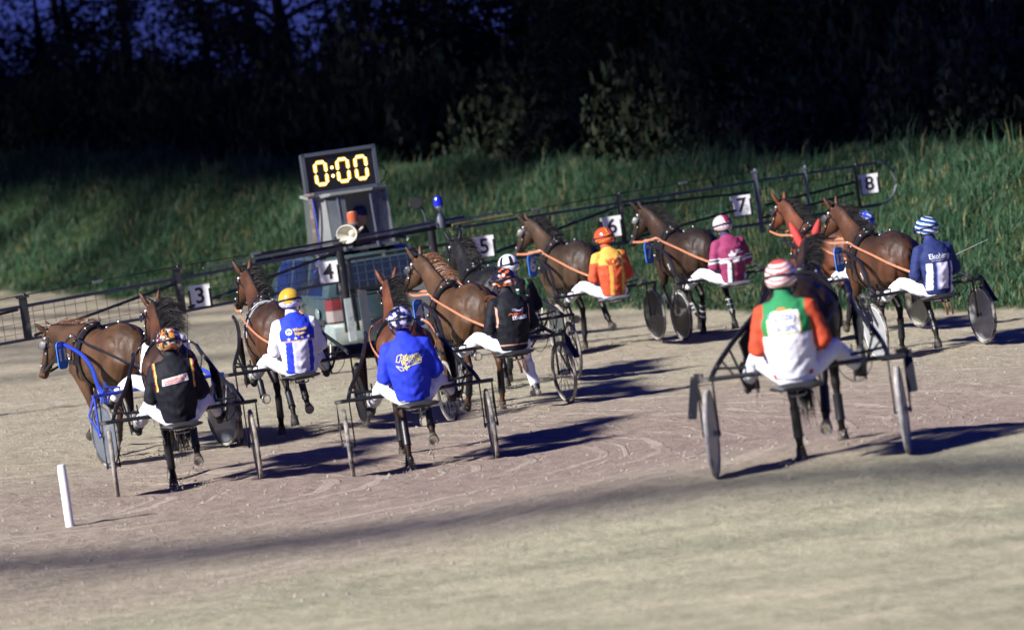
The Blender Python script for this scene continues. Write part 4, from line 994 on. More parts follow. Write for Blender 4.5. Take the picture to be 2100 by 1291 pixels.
for a, b in (((-5.0, 1.72), (-2.6, 1.75)), ((-2.6, 1.75), (-.15, 1.78)), ((-.15, 1.78), (2.6, 1.76)), ((4.7, 1.70), (7.67, 1.73)), ((7.67, 1.73), (10.3, 1.72))):
    c = gbar('stay_cable', a, b, .012, black); t = .45; q = Vector(gl(*a)).lerp(Vector(gl(*b)), t); mb = MB(); mb.loft([q, q + GD * .16], [.016, .016], seg=8); mb.build('turnbuckle', M('steel'), c)
# rounded end of the right wing
mb = MB(); P = [gl(12.85, 1.53)] + [gl(12.85 + .36 * math.sin(a), 1.215 + .315 * math.cos(a)) for a in [R(15 * k) for k in range(1, 12)]] + [gl(12.80, .90)]; mb.loft(P, [.018] * len(P), seg=7); mb.build('end_hoop', M('steel'), gate)
def wires(L, Bt, u0, u1, name='wire_mesh', step=.165):
    mb = MB(); Lu, Lz = zip(*L); Bu, Bz = zip(*Bt); u = u0 + step * .5
    while u < u1:
        mb.bar(gl(u, float(np.interp(u, Bu, Bz)), .02), gl(u, float(np.interp(u, Lu, Lz)), .02), .006, .006); u += step
    for k in (.2, .5, .8):
        us = np.linspace(u0, u1, 5)
        for a, b in zip(us, us[1:]):
            f = lambda q: float(np.interp(q, Bu, Bz)) * (1 - k) + float(np.interp(q, Lu, Lz)) * k
            mb.bar(gl(a, f(a), .02), gl(b, f(b), .02), .006, .006)
    o = mb.build(name, black, gate, False); o['kind'] = 'stuff'
for u0, u1 in ((-5.0, -2.66), (-2.54, -.21), (-.09, 2.4)): wires(topL, botL, u0, u1)
for u0, u1 in ((4.74, 7.6), (7.74, 10.28), (10.42, 11.33), (11.4, 12.36)): wires(topR, botR, u0, u1)
for (u, z), t in zip(((0, 1.35), (2.28, 1.36), (5.04, 1.33), (7.42, 1.29), (9.96, 1.26), (12.60, 1.24)), '345678'):
    p = empty('number_board', gl(u + (.12 if t in '3' else 0), z, -.05), math.atan2(GD.y, GD.x) - .55, gate); p.scale = (1.12,) * 3; fr = (Vector((0, 0, 0)), Vector((1, 0, 0)), Vector((0, 0, 1)))
    mb = MB(); mb.box((.012, .012, -.012), (.135, .006, .135)); mb.build('backing', black, p, False)
    shp = [(-.105, -.13), (.115, -.13), (.115, .075), (.135, .075), (.135, .13), (-.135, .13), (-.135, .08), (-.105, .08)]
    flat(poly_bm(shp), fr, 'board', M('white_plastic'), p, .006)
    flat(text_bm(t, .26, .004), (Vector((.005, -.009, -.005)), fr[1], fr[2]), 'numeral', M('black_print'), p)
    if t == '7':
        g = random.Random(3); bm = poly_bm(*[[(q[0] + .045 + .0, q[1] - .02) for q in [(x, y), (x + .012, y + .004), (x + .004, y + .014)]] for x, y in [(g.gauss(0.02, .022), g.gauss(-.03, .035)) for _ in range(26)]])
        flat(bm, (Vector((.0, -.0095, 0)), fr[1], fr[2]), 'scuff_mark', mat('scuff', col=(.07, .09, .14), rough=.8), p)
# central carriage of the gate: twin beams, drag chain, hinge column
gbar('main_beam', (1.2, 1.66), (4.9, 1.70), .052, black, n=.10); gbar('main_beam', (1.2, 1.74), (4.9, 1.78), .035, gst, n=.12); gbar('main_beam', (.3, 1.70), (5.6, 1.76), .02, M('steel'), n=.03)
mb = MB()
for k in range(34): mb.box(gl(4.55 + k * .033, 1.70, -.03), (.010, .02, .018))
o = mb.build('drag_chain', mat('brass', col=(.24, .20, .10), rough=.5, metal=.5), gate, False); o['kind'] = 'stuff'
for u in (2.72, 4.35): 
    mb = MB(); mb.loft([gl(u, .95, .2), gl(u, 1.80, .2)], [.055, .055], seg=14); mb.build('hinge_column', black, gate)
# ---------------------------------------------------------------- car
CY = R(90 + 19); CO_ = Vector((-1.74, 62.2, 0)); HX, HY = Vector((math.cos(CY), math.sin(CY), 0)), Vector((-math.sin(CY), math.cos(CY), 0))
cc_ = CO_ + HX * 2.25; cz = gz(cc_.x, cc_.y) + .0
car = empty('car', (cc_.x, cc_.y, cz), CY); tag(car, 'dark grey-green estate car driving ahead of the horses with the starting gate', 'car')
paint = mat('car_paint', col=(.055, .088, .095), rough=.22, metal=.25, coat=.6, dirt=((.16, .17, .16), .62), var=.2)
glass = mat('car_glass', col=(.012, .018, .028), rough=.06, coat=.8, spec=.8)
mb = MB(); X = [(-2.25, .60, .40, .74), (-2.22, .72, .30, .92), (-2.05, .83, .26, .97), (-1.2, .87, .24, .97), (0, .875, .22, .96), (1.2, .86, .24, .93), (1.85, .80, .26, .84), (2.12, .70, .30, .72), (2.2, .5, .4, .62)]
v, f, n = [], [], 10
for x, w, z0, z1 in X:
    for y, z in ((-w * .55, z0), (-w * .96, z0 + .03), (-w, z0 + .16), (-w, (z0 + z1) / 2 + .05), (-w * .965, z1 - .02), (w * .965, z1 - .02), (w, (z0 + z1) / 2 + .05), (w, z0 + .16), (w * .96, z0 + .03), (w * .55, z0)): v.append((x, y, z))
for i in range(len(X) - 1):
    for k in range(n): l = (k + 1) % n; f.append((i * n + k, i * n + l, (i + 1) * n + l, (i + 1) * n + k))
f += [tuple(range(n - 1, -1, -1)), tuple((len(X) - 1) * n + k for k in range(n))]; mb.add(v, f); body = mb.build('body', paint, car)
mb = MB(); G = [(-2.16, .82, .66), (-2.02, .83, .70), (-1.2, .84, .72), (-.2, .84, .72), (.35, .83, .70), (1.25, .80, .80)]
top = {0: (-1.93, 1.40), 1: (-1.80, 1.49), 2: (-1.2, 1.545), 3: (-.2, 1.55), 4: (.35, 1.50), 5: (1.15, .97)}
v, f = [], []
for i, (x, wb, wt) in enumerate(G):
    tx, tz = top[i]
    v += [(x, -wb, .94), (tx, -wt + .02, tz - .04), (tx, -wt + .10, tz), (tx, wt - .10, tz), (tx, wt - .02, tz - .04), (x, wb, .94)]
n = 6
for i in range(len(G) - 1):
    for k in range(n): l = (k + 1) % n; f.append((i * n + k, i * n + l, (i + 1) * n + l, (i + 1) * n + k))
f += [tuple(range(n - 1, -1, -1)), tuple((len(G) - 1) * n + k for k in range(n))]; mb.add(v, f); mb.build('cabin', paint, car)
def lerp3(a, b, t): return Vector(a).lerp(Vector(b), t)
def pane(name, a, b, c, d, m, parent, off, th=.006, col=None):
    nn = (Vector(b) - Vector(a)).cross(Vector(d) - Vector(a)).normalized() * off; mb = MB(); q = [Vector(p) + nn for p in (a, b, c, d)]; q2 = [Vector(p) + nn * .2 for p in (a, b, c, d)]
    mb.add(q + q2, [(0, 1, 2, 3), (7, 6, 5, 4), (0, 4, 5, 1), (1, 5, 6, 2), (2, 6, 7, 3), (3, 7, 4, 0)]); return mb.build(name, m, parent, False)
for s in (1, -1):
    def sp_(x, t): 
        wb = float(np.interp(x, [g_[0] for g_ in G], [g_[1] for g_ in G])); wt = float(np.interp(x, [top[i][0] for i in range(6)], [g_[2] for g_ in G])) - .02; zt = float(np.interp(x, [top[i][0] for i in range(5)], [top[i][1] for i in range(5)])) - .04
        return Vector((x, s * (wb + (wt - wb) * t), .94 + (zt - .94) * t))
    for x0, x1 in ((-1.88, -1.22), (-1.14, -.38), (-.30, .42)):
        a, b, c, d = sp_(x0, .07), sp_(x1, .07), sp_(x1 - .06, .93), sp_(x0 + (.10 if x0 < -1.8 else .02), .93)
        if s > 0: a, b, c, d = b, a, d, c
        w_ = pane('side_window', a, b, c, d, glass, car, .012)
    mb = MB(); mb.tube([(-1.75, .60 * s, 1.56), (-1.6, .62 * s, 1.61), (-.2, .63 * s, 1.62), (.1, .62 * s, 1.57)], .018, 8); mb.build('roof_rail', M('steel'), car)
    for x in (-1.42, 1.38):
        w_ = empty('wheel', (x, .80 * s, .31), 0, car); mb = MB(); mb.lathe([(.20, -.10), (.29, -.10), (.315, -.07), (.315, .07), (.29, .10), (.20, .10)], seg=30); mb.build('tyre', M('tyre'), w_)
        mb = MB(); mb.lathe([(0, .07 * s), (.05, .075 * s), (.06, .05 * s), (.19, .04 * s), (.205, .09 * s)], seg=24); mb.build('rim', M('steel'), w_)
        mb = MB(); P = [(x + .36 * math.cos(R(10 + 16 * k)), .872 * s, .31 + .36 * math.sin(R(10 + 16 * k))) for k in range(11)]; mb.loft(P, [(.018, .02)] * 11, seg=6); mb.build('wheel_arch', mat('arch_black', col=(.02, .02, .022), rough=.7), car)
    tl = empty('tail_light', (0, 0, 0), 0, car)
    mb = MB(); mb.loft([(-2.235, .70 * s, .62), (-2.20, .81 * s, .62), (-2.08, .865 * s, .64)], [(.012, .001)] * 3, seg=4)
    lg = MB()
    for q, (z0, z1, cl) in enumerate(((.60, .76, 'w'), (.765, .92, 'r'))):
        a = Vector((-2.275, .64 * s, z0)); b = Vector((-2.245, .805 * s, z0)); c = Vector((-2.10, .868 * s, z0)); m_ = MB()
        vv = [a, b, c, c + Vector((0, -.004 * s, z1 - z0)), b + Vector((0, 0, z1 - z0)), a + Vector((0, 0, z1 - z0))]; inn = [p + Vector((.03, -.03 * s, 0)) for p in vv]
        m_.add(vv + inn, [(0, 1, 4, 5), (1, 2, 3, 4), (6, 11, 10, 7), (7, 10, 9, 8), (0, 5, 11, 6), (2, 8, 9, 3), (3, 9, 10, 4), (4, 10, 11, 5), (0, 6, 7, 1), (1, 7, 8, 2)])
        m_.build('light_lens', mat('lens_' + cl, col={'w': (.26, .22, .21), 'r': (.15, .022, .028)}[cl], rough=.2, coat=.7), tl, False)
    mb = MB(); mb.box((-.05, .885 * s, .60), (2.0, .008, .035)); mb.build('side_strip', mat('arch_black'), car, False)
    for x in (-1.08, -.34): mb = MB(); mb.bar((x, .8765 * s, .30), (x, .876 * s, .93), .012, .006); mb.build('door_gap', mat('arch_black'), car, False)
    for x in (-.95, -.18): mb = MB(); mb.box((x, .885 * s, .84), (.09, .014, .016)); mb.build('door_handle', M('grey_steel'), car, False)
mb = MB(); mb.lathe([(0, .004), (.075, .004), (.082, -.004)], seg=24); ff = mb.build('fuel_flap', mat('car_paint2', col=(.16, .22, .22), rough=.3, coat=.6), car); ff.location = (-1.72, .882, .72)
mb = MB(); mb.loft([(-2.08, -.86, .42), (-2.26, -.80, .42), (-2.36, -.5, .42), (-2.38, 0, .42), (-2.36, .5, .42), (-2.26, .80, .42), (-2.05, .87, .42)], [(.05, .155)] * 7, seg=12); mb.build('rear_bumper', mat('bumper', col=(.20, .25, .24), rough=.4, coat=.4, dirt=((.30, .28, .22), .48)), car)
mb = MB(); mb.box((-2.395, .0, .40), (.012, .27, .055)); mb.build('licence_plate_recess', mat('arch_black'), car, False)
pane('rear_window', (-2.165, -.70, .97), (-2.165, .70, .97), (-1.97, .58, 1.38), (-1.97, -.58, 1.38), glass, car, -.014)
mb = MB(); mb.bar((-2.19, -.80, .94), (-2.19, .80, .94), .035, .03); mb.build('tailgate_trim', paint, car, False)
# frame with wire and grey panel carried behind the tailgate
rg = empty('rear_guard', (0, 0, 0), 0, car)
for a, b in (((-2.52, -.95, 1.02), (-2.52, .72, 1.02)), ((-2.52, -.95, 1.46), (-2.52, .72, 1.46)), ((-2.52, -.95, .45), (-2.52, -.95, 1.46)), ((-2.52, .72, .45), (-2.52, .72, 1.46)), ((-2.52, .55, .45), (-2.52, .55, 1.46))):
    mb = MB(); mb.bar(a, b, .045, .045); mb.build('frame_bar', black, rg, False)
mb = MB()
for k in range(13): y = -.93 + k * .125; mb.bar((-2.53, y, 1.03), (-2.53, y, 1.45), .006, .006)
for z in (1.14, 1.25, 1.36): mb.bar((-2.535, -.95, z), (-2.535, .55, z), .006, .006)
o = mb.build('wire_mesh', gst, rg, False); o['kind'] = 'stuff'
mb = MB(); mb.box((-2.53, -.42, .66), (.012, .53, .33)); mb.build('panel', mat('grey_panel', col=(.17, .185, .19), rough=.6, var=.25, vscale=4, dirt=((.09, .09, .09), .60)), rg, False)
mb = MB(); mb.box((-2.54, -.42, .30), (.014, .53, .03)); mb.build('panel_edge', gst, rg, False)
mb = MB(); mb.bar((-2.56, .66, .32), (-2.50, .66, 1.50), .10, .06); mb.build('upright', mat('upright_pale', col=(.36, .40, .40), rough=.45, dirt=((.12, .12, .11), .55)), rg, False)
mb = MB(); mb.bar((-2.55, .43, .35), (-2.55, .43, 1.0), .12, .05); mb.build('upright', gst, rg, False)
flat(xf(poly_bm([(-.12, .02), (-.06, .05), (.02, .045), (.08, .06), (.13, .03), (.10, .02), (.11, -.05), (.085, -.05), (.06, 0), (-.02, .0), (-.07, -.05), (-.10, -.05), (-.07, .0)]), 0, 0, 0, .95), (Vector((-2.60, -.55, 1.12)), Vector((0, -1, 0)), Vector((0, 0, 1))), 'horse_sticker', M('white_plastic'), rg)
# ---------------------------------------------------------------- starter's booth on the roof
BZ = cz + 1.56
def onroof(x, y, z): return CO_ + HX * x + HY * y + Vector((0, 0, z))
bo = empty('booth', onroof(.95, .10, BZ), CY + R(-6)); tag(bo, 'grey sheet-metal and glass booth on the roof of the car under the clock', 'booth')
pg = mat('booth_sheet', col=(.21, .22, .21), rough=.5, var=.2, vscale=4, dirt=((.16, .16, .15), .56)); tg = mat('booth_glass', col=(.16, .18, .19), rough=.25, var=.3, vscale=3, alpha=.35, spec=.6); dkg = mat('booth_back', col=(.20, .22, .23), rough=.5, var=.2)
Bw, Bd, Bh = .56, .42, .80
def bpanel(name, a, b, c, d, m, th=.012):
    mb = MB(); nn = (Vector(b) - Vector(a)).cross(Vector(d) - Vector(a)).normalized() * th; q = [Vector(p) for p in (a, b, c, d)]
    mb.add(q + [p + nn for p in q], [(0, 1, 2, 3), (7, 6, 5, 4), (0, 4, 5, 1), (1, 5, 6, 2), (2, 6, 7, 3), (3, 7, 4, 0)]); return mb.build(name, m, bo, False)
bpanel('side_panel', (-Bd, Bw, 0), (Bd, Bw, 0), (Bd, Bw - .03, Bh), (-Bd + .1, Bw - .03, Bh), tg); bpanel('side_panel', (-Bd, -Bw, 0), (Bd, -Bw, 0), (Bd, -Bw + .03, Bh), (-Bd + .1, -Bw + .03, Bh), pg)
bpanel('front_panel', (-Bd - .01, Bw - .005, 0), (-Bd - .07, .36, 0), (-Bd + .03, .36, Bh - .03), (-Bd + .09, Bw - .035, Bh - .04), pg)
bpanel('glass_pane', (-Bd - .07, .355, 0), (-Bd - .10, .21, 0), (-Bd + .0, .21, Bh - .03), (-Bd + .03, .355, Bh - .04), tg, .006)
bpanel('front_panel', (-Bd - .10, -.28, 0), (-Bd - .01, -Bw + .005, 0), (-Bd + .09, -Bw + .035, Bh - .04), (-Bd + .0, -.28, Bh - .03), tg)
bpanel('glass_pane', (-Bd - .105, .195, .02), (-Bd - .105, .09, .02), (-Bd - .005, .09, Bh - .03), (-Bd - .005, .195, Bh - .03), tg, .006)
bpanel('back_panel', (.0, Bw - .01, 0), (.0, -Bw + .01, 0), (.0, -Bw + .035, Bh), (.0, Bw - .035, Bh), dkg)
mb = MB(); v = [(-Bd - .06, -.32, Bh), (-Bd - .06, .30, Bh), (-Bd + .06, Bw + .01, Bh - .04), (Bd + .04, Bw + .01, Bh), (Bd + .04, -Bw - .01, Bh), (-Bd + .06, -Bw - .01, Bh - .01)]
mb.add(v + [(p[0], p[1], p[2] + .035) for p in v], [(5, 4, 3, 2, 1, 0), (6, 7, 8, 9, 10, 11)] + [(i, (i + 1) % 6, (i + 1) % 6 + 6, i + 6) for i in range(6)]); mb.build('roof', pg, bo, False)
mb = MB(); mb.box((0, 0, .0), (Bd + .08, Bw + .04, .02)); mb.build('floor', M('grey_steel'), bo, False)
for y in (.20, -.28, Bw - .02, -Bw + .02): mb = MB(); mb.bar((-Bd - (.115 if abs(y) < .4 else .02), y, 0), (-Bd - (.015 if abs(y) < .4 else -.08), y, Bh - .02), .022, .022); mb.build('corner_post', M('steel'), bo, False)
# clock board
ck = empty('clock', onroof(.80, .18, BZ + Bh + .33), CY + R(-2)); tag(ck, 'black digital clock board reading 0:00 in lit yellow digits', 'clock')
mb = MB(); mb.box((0, 0, 0), (.07, .54, .29)); mb.build('case', mat('clock_case', col=(.03, .035, .045), rough=.4), ck, False)
mb = MB()
for a, b in (((-.085, -.55, -.28), (-.085, .55, -.28)), ((-.085, -.55, .28), (-.085, .55, .28)), ((-.085, -.53, -.3), (-.085, -.53, .3)), ((-.085, .53, -.3), (-.085, .53, .3))): mb.bar(a, b, .05, .045, up=(1, 0, 0))
mb.build('frame', mat('clock_frame', col=(.10, .12, .15), rough=.35, metal=.4), ck, False)
fr = (Vector((-.076, 0, 0)), Vector((0, -1, 0)), Vector((0, 0, 1))); flat(poly_bm(rect(-.5, -.25, .5, .25)), fr, 'face', mat('clock_face', col=(.008, .009, .012), rough=.35), ck)
lit = mat('lit_digit', col=(.9, .7, .2), emit=((1.0, .78, .26), 1.5)); halo = mat('digit_edge', col=(.6, .35, .02), emit=((1.0, .40, .01), .55))
def seg7(cx, w, h, t, e=0.):
    s = []; o = .012
    def hb(y, w2): return [(cx - w2, y), (cx - w2 + t / 2, y + t / 2 + e), (cx + w2 - t / 2, y + t / 2 + e), (cx + w2, y), (cx + w2 - t / 2, y - t / 2 - e), (cx - w2 + t / 2, y - t / 2 - e)]
    def vb(x, y0, y1): return [(x, y0), (x + t / 2 + e, y0 + t / 2), (x + t / 2 + e, y1 - t / 2), (x, y1), (x - t / 2 - e, y1 - t / 2), (x - t / 2 - e, y0 + t / 2)]
    s += [hb(h / 2, w / 2 - o), hb(-h / 2, w / 2 - o)]
    for x in (cx - w / 2, cx + w / 2): s += [vb(x, o, h / 2 - o), vb(x, -h / 2 + o, -o)]
    return s
for cx in (-.285, .045, .315):
    for e, m_, dx, nm in ((.010, halo, 0, 'digit_edge'), (0, lit, .002, 'digit')):
        bm = poly_bm(*seg7(cx, .155, .315, .027 + e, e)); flat(bm, (Vector((-.078 - dx, 0, -.0)), fr[1], fr[2]), nm, m_, ck)
for y in (.06, -.06): 
    flat(poly_bm(disc(.022, 12, -.115, y)), (Vector((-.080, 0, 0)), fr[1], fr[2]), 'colon_dot', lit, ck)
mb = MB(); mb.bar((0, .2, -.29), (.05, .2, -.34), .04, .04); mb.bar((0, -.2, -.29), (.05, -.2, -.34), .04, .04); mb.build('bracket', black, ck, False)
mb = MB(); mb.tube([(0, -.55, .0), (.03, -.68, -.05), (.03, -.66, -.22), (.05, -.45, -.31)], .010); mb.build('cable', black, ck)
# poles beside the booth
pl = empty('side_pole', onroof(.62, .72, BZ - .05)); tag(pl, 'thin rusty steel pole with blue cable at the left side of the booth', 'pole')
mb = MB(); mb.bar((0, 0, 0), (0, 0, .88), .05, .05); mb.box((0, 0, .90), (.07, .05, .02)); mb.build('tube', mat('rusty', col=(.16, .10, .08), rough=.8, var=.4, dirt=((.35, .36, .38), .5)), pl, False)
mb = MB(); mb.tube([(.03, -.03, .85), (.05, -.04, .5), (.04, -.04, .1), (-.02, .02, -.12), (-.08, .08, -.2)], .010); mb.build('cable', mat('blue_cable', col=(.05, .09, .45), rough=.5), pl)
# starter
g = get_person(stand=True); so_ = link('person', g.body, M('skin'), None, onroof(.92, -.06, cz + .47)); so_.rotation_euler = (0, 0, CY + R(180 + 12)); tag(so_, 'man in dark jacket and navy cap standing in the booth on the car', 'person')
jm = g.jacket.copy(); jm.materials.clear(); setcol(jm, np.tile([[.018, .02, .03]], (len(g.jc), 1))); link('jacket', jm, M('jacket'), so_); link('trousers', g.trousers, mat('dark_trousers', col=(.02, .02, .03), rough=.8), so_)
for s in (1, -1): link('hand', g.hands[s], M('skin'), so_); link('boot', g.boots[s], M('boot'), so_)
mb = MB(); mb.lathe([(0, .13), (.05, .125), (.088, .095), (.105, .04), (.106, .005)], axis='z', seg=24); mb.loft([(.09, -.05, .01), (.14, -.04, .005), (.165, 0, 0), (.14, .04, .005), (.09, .05, .01)], [(.006, .02)] * 5, seg=6); cp = mb.build('cap', mat('cap_navy', col=(.015, .025, .12), rough=.8), so_); cp.location = g.head + Vector((0, 0, .035))
# warning lamps, loudspeaker and mirror fixed on the gate's beam
def at_gate(u, z, n=0.): return GP(u, z, n)
bc = empty('beacon', at_gate(4.42, 1.80, .05)); tag(bc, 'blue warning beacon on a short dark post above the gate beam', 'beacon')
mb = MB(); mb.lathe([(.07, -.12), (.065, .0), (.03, .12), (.025, .14), (0, .14)], axis='z', seg=16); mb.build('post', gst, bc); mb = MB(); mb.lathe([(0, .12), (.035, .12), (.05, .15), (.065, .16), (.065, .185), (0, .185)], axis='z', seg=18); mb.build('base', M('steel'), bc)
mb = MB(); mb.lathe([(.066, .186), (.066, .24), (.058, .29), (.035, .325), (0, .335)], axis='z', seg=20); mb.build('dome', mat('blue_lens', col=(.012, .02, .42), rough=.12, coat=.8), bc)
ab = empty('beacon', at_gate(2.98, 1.88, .15)); tag(ab, 'orange warning beacon in front of the man in the booth', 'beacon')
mb = MB(); mb.lathe([(.02, -.08), (.02, .04), (.075, .045), (.08, .07), (.076, .075)], axis='z', seg=18); mb.build('base', M('steel'), ab); mb = MB(); mb.lathe([(.074, .075), (.074, .20), (.066, .225), (0, .228)], axis='z', seg=20); mb.build('dome', mat('amber_lens', col=(.42, .10, .03), rough=.2, coat=.7), ab)
hn = empty('loudspeaker', at_gate(2.90, 1.82, .06), 0); tag(hn, 'cream horn loudspeaker below the orange beacon on the gate beam', 'loudspeaker')
crm = mat('cream', col=(.55, .52, .42), rough=.4)
mb = MB(); mb.lathe([(.165, -.20), (.150, -.19), (.10, -.12), (.06, -.04), (.045, .03), (.0, .04)], axis='y', seg=24); mb.lathe([(.165, -.20), (.155, -.205), (.09, -.125), (.05, -.05), (.0, -.05)], axis='y', seg=24); q = mb.build('horn', crm, hn); q.rotation_euler = (0, 0, R(-28)); q.scale = (1.0, 1, .78)
mb = MB(); mb.ball((-.02, -.13, 0), (.05, .06, .05), 12, 8); mb.loft([(-.02, -.13, 0), (.08, -.17, .02), (.13, -.12, .06)], [.018] * 3, seg=8); mb.build('driver_unit', crm, hn); mb = MB(); mb.bar((0.03, 0, -.16), (0.03, 0, .0), .04, .04); mb.build('bracket', black, hn, False)
mr_ = empty('mirror', at_gate(4.12, 1.80, .1)); tag(mr_, 'black wing mirror on a thin bent arm left of the blue beacon', 'mirror')
mb = MB(); mb.tube([(.06, 0, 0), (.05, 0, .12), (-.02, 0, .27)], .010); mb.build('arm', gst, mr_); mb = MB(); mb.loft([(-.04, .04, .28), (-.04, -.02, .28), (-.04, -.03, .28)], [(.085, .075), (.105, .09), (.10, .085)], up=(0, 0, 1), seg=16); mb.build('housing', black, mr_)
mb = MB(); mb.loft([(-.04, -.031, .28), (-.04, -.034, .28)], [(.09, .075)] * 2, up=(0, 0, 1), seg=16); mb.build('glass', mat('mirror_glass', col=(.05, .055, .06), rough=.12, metal=.6), mr_)
# ================================================================ TEAMS
HD = (.05, .115, .98)
BK_ = (.007, .0075, .012); ORG = (.48, .075, .03); YEL = (.68, .36, .07); WH = (.70, .70, .76); LIL = (.62, .60, .76); BLU = (.02, .045, .52); NAV = (.018, .028, .11); MAR = (.24, .035, .10); GRN = (.025, .20, .075)
# 1 -- foreground: red helmet, green and white jacket
def jF(x, r, z, a):
    if a: return (.42, .060, .025)
    if z < .83: return (.42, .06, .025) if abs(r) > .13 else (.66, .67, .74)
    if z > 1.13: return GRN
    if abs(r - .065) < .004 or abs(r - .10) < .004: return (.62, .48, .50)
    return (.66, .67, .74)
make_horse('F', ('stance', 'swing', 'fold', 'stance'), 'dark_bay', 'dark bay trotter with red ear covers nearest the camera', hyaw=4, npitch=32, rein='leather', ears='red', seed=11, hands=HD)
make_sulky('F', 'black sulky with pale grey disc wheels nearest the camera', disc=(.36, .37, .39), rim='rim_white', tyre='tyre_pale', fender=True, hw=.755)
P = make_person('F', jF, 'redchevron', 'driver in red and white helmet and green, red and white jacket reading Payday Racing', spread=1.12, neck=(.02, .16, .07), lean=.03, hrot=-4, tilt=-1)
pr(P, poly_bm([(-.125, 0), (.125, 0), (.115, .03), (.07, .045), (-.07, .045), (-.115, .03)]), 'shoulder_badge', (.55, .17, .04), -.01, 1.305)
pr(P, poly_bm(round_rect(.262, .185, .02)), 'sign_border', (.60, .50, .12), -.01, 1.222); pr(P, poly_bm(round_rect(.245, .168, .015)), 'sign', (.74, .74, .80), -.01, 1.222, .0055)
pr(P, text_bm('Payday', .084, .0022), 'lettering', (.20, .22, .36), -.01, 1.262, .007, 2); pr(P, text_bm('Racing', .084, .0022), 'lettering', (.20, .22, .36), -.01, 1.180, .007, 2)
# 2 -- blue jacket, middle
make_horse('G', ('push', 'swing', 'stance', 'fold'), 'bright_bay', 'glossy red-bay trotter with its head in front of the grey panel', hyaw=2, seed=12, hands=HD, tail_len=.6)
make_sulky('G', 'black sulky whose driver wears the plain blue jacket', disc=(.14, .15, .16), rim='rim_dark', plate='')
def jG(x, r, z, a): return (.40, .38, .18) if z < .80 and abs(r) > .10 else (.020, .040, .50)
P = make_person('G', jG, 'navyswirl', 'driver in plain blue jacket reading Gerrits Recycling and a navy and white helmet', neck=(.02, .03, .35), lean=.10, hrot=-8, tilt=-1.5)
yl = (.62, .54, .16)
def outline(pts, w=.007):
    o = []; n = len(pts)
    for i in range(n):
        a, b = Vector((*pts[i], 0)), Vector((*pts[(i + 1) % n], 0)); t = (b - a).normalized(); q = Vector((-t.y, t.x, 0)) * (w / 2); a = a - t * w / 2; b = b + t * w / 2
        o.append([(a - q)[:2], (b - q)[:2], (b + q)[:2], (a + q)[:2]])
    return o
for pts in ([(-.135, .02), (-.115, .075), (-.075, .085), (-.105, .012)], [(-.075, .085), (-.045, .05), (-.025, .08), (-.05, .035), (-.085, .05)], [(-.14, -.02), (-.105, -.07), (-.075, -.068), (-.085, -.04), (-.115, -.03)], [(-.07, -.045), (.10, -.018), (.115, .035), (.085, .06), (.065, .03), (.095, .005), (-.05, -.055)], [(-.07, -.045), (-.045, -.022), (-.045, -.072)]):
    pr(P, poly_bm(*outline(pts)), 'arrow_outline', yl, .015, 1.165)
pr(P, text_bm('G', .072, .0012, .9), 'lettering', yl, -.028, 1.208, .005, 5); pr(P, text_bm('ERRITS', .048, .0012, .85), 'lettering', yl, .052, 1.214, .005, 5)
pr(P, text_bm('R', .078, .0012, .9), 'lettering', yl, -.055, 1.165, .005, 5); pr(P, text_bm('ECYCLING', .048, .0012, .80), 'lettering', yl, .035, 1.172, .005, 5)
# 3 -- black jacket, left front
make_horse('B', ('stance', 'swing', 'back', 'fold'), 'bay', 'dark-maned bay trotter standing out left of the number 3 board', hyaw=16, rein='leather', seed=13, hands=HD, tail_len=.8, tail_dir=(-.15, 0, -1))
make_sulky('B', 'black sulky at left whose driver wears a black jacket with a white panel', disc=(.05, .05, .055), tyre='tyre_dusty')
def jB(x, r, z, a):
    if abs(abs(r) - .185) < .010 and z > 1.10 and x < 0: return (.60, .10, .08) if abs(r) > .185 else (.62, .56, .12)
    return BK_
P = make_person('B', jB, 'flamepatch', 'driver in black jacket with a white sponsor panel and a black, orange and yellow helmet', neck=(.012, .012, .016), lean=.02)
pr(P, poly_bm([(-.135, -.052), (-.13, .012), (.118, .048), (.125, -.022)]), 'sponsor_panel', (.74, .74, .76), .005, 1.20); pr(P, poly_bm([(-.115, -.043), (-.112, -.012), (.085, .013), (.083, -.018)]), 'red_band', (.58, .07, .10), .005, 1.20, .006)
pr(P, text_bm('DE LUIE BANKEN NODIG', .021, .0006), 'lettering', (.55, .42, .08), -.006, 1.213, .0065, 7.5); pr(P, text_bm('WWW.DE-SCHALMOORT.NL', .019, .0004), 'lettering', (.78, .76, .78), -.006, 1.184, .0078, 7.5); pr(P, text_bm('?', .055, .002), 'lettering', (.55, .05, .12), .105, 1.215, .0065, 5)
# 4 -- far left, mostly hidden driver
make_horse('L', ('reach', 'push', 'back', 'reach'), 'chestnut', 'brown trotter at the left edge with reddish mane and head turned away', hyaw=30, hpitch=66, npitch=14, mane='hair_red', rein='leather', seed=14, hands=HD, mane_fly=.7, boots='leather')
make_sulky('L', 'blue and yellow framed sulky at the far left edge', frame='blue_metal', disc=(.13, .15, .18), rim='rim_dark', plate='11', accents='yellow_paint', dalpha=.75)
def jL(x, r, z, a): return (.03, .12, .55) if (a and z < 1.035 and x > .16) else WH
P = make_person('L', jL, 'blue', 'driver in white and blue hidden behind the black-jacketed driver at left', lean=.10)
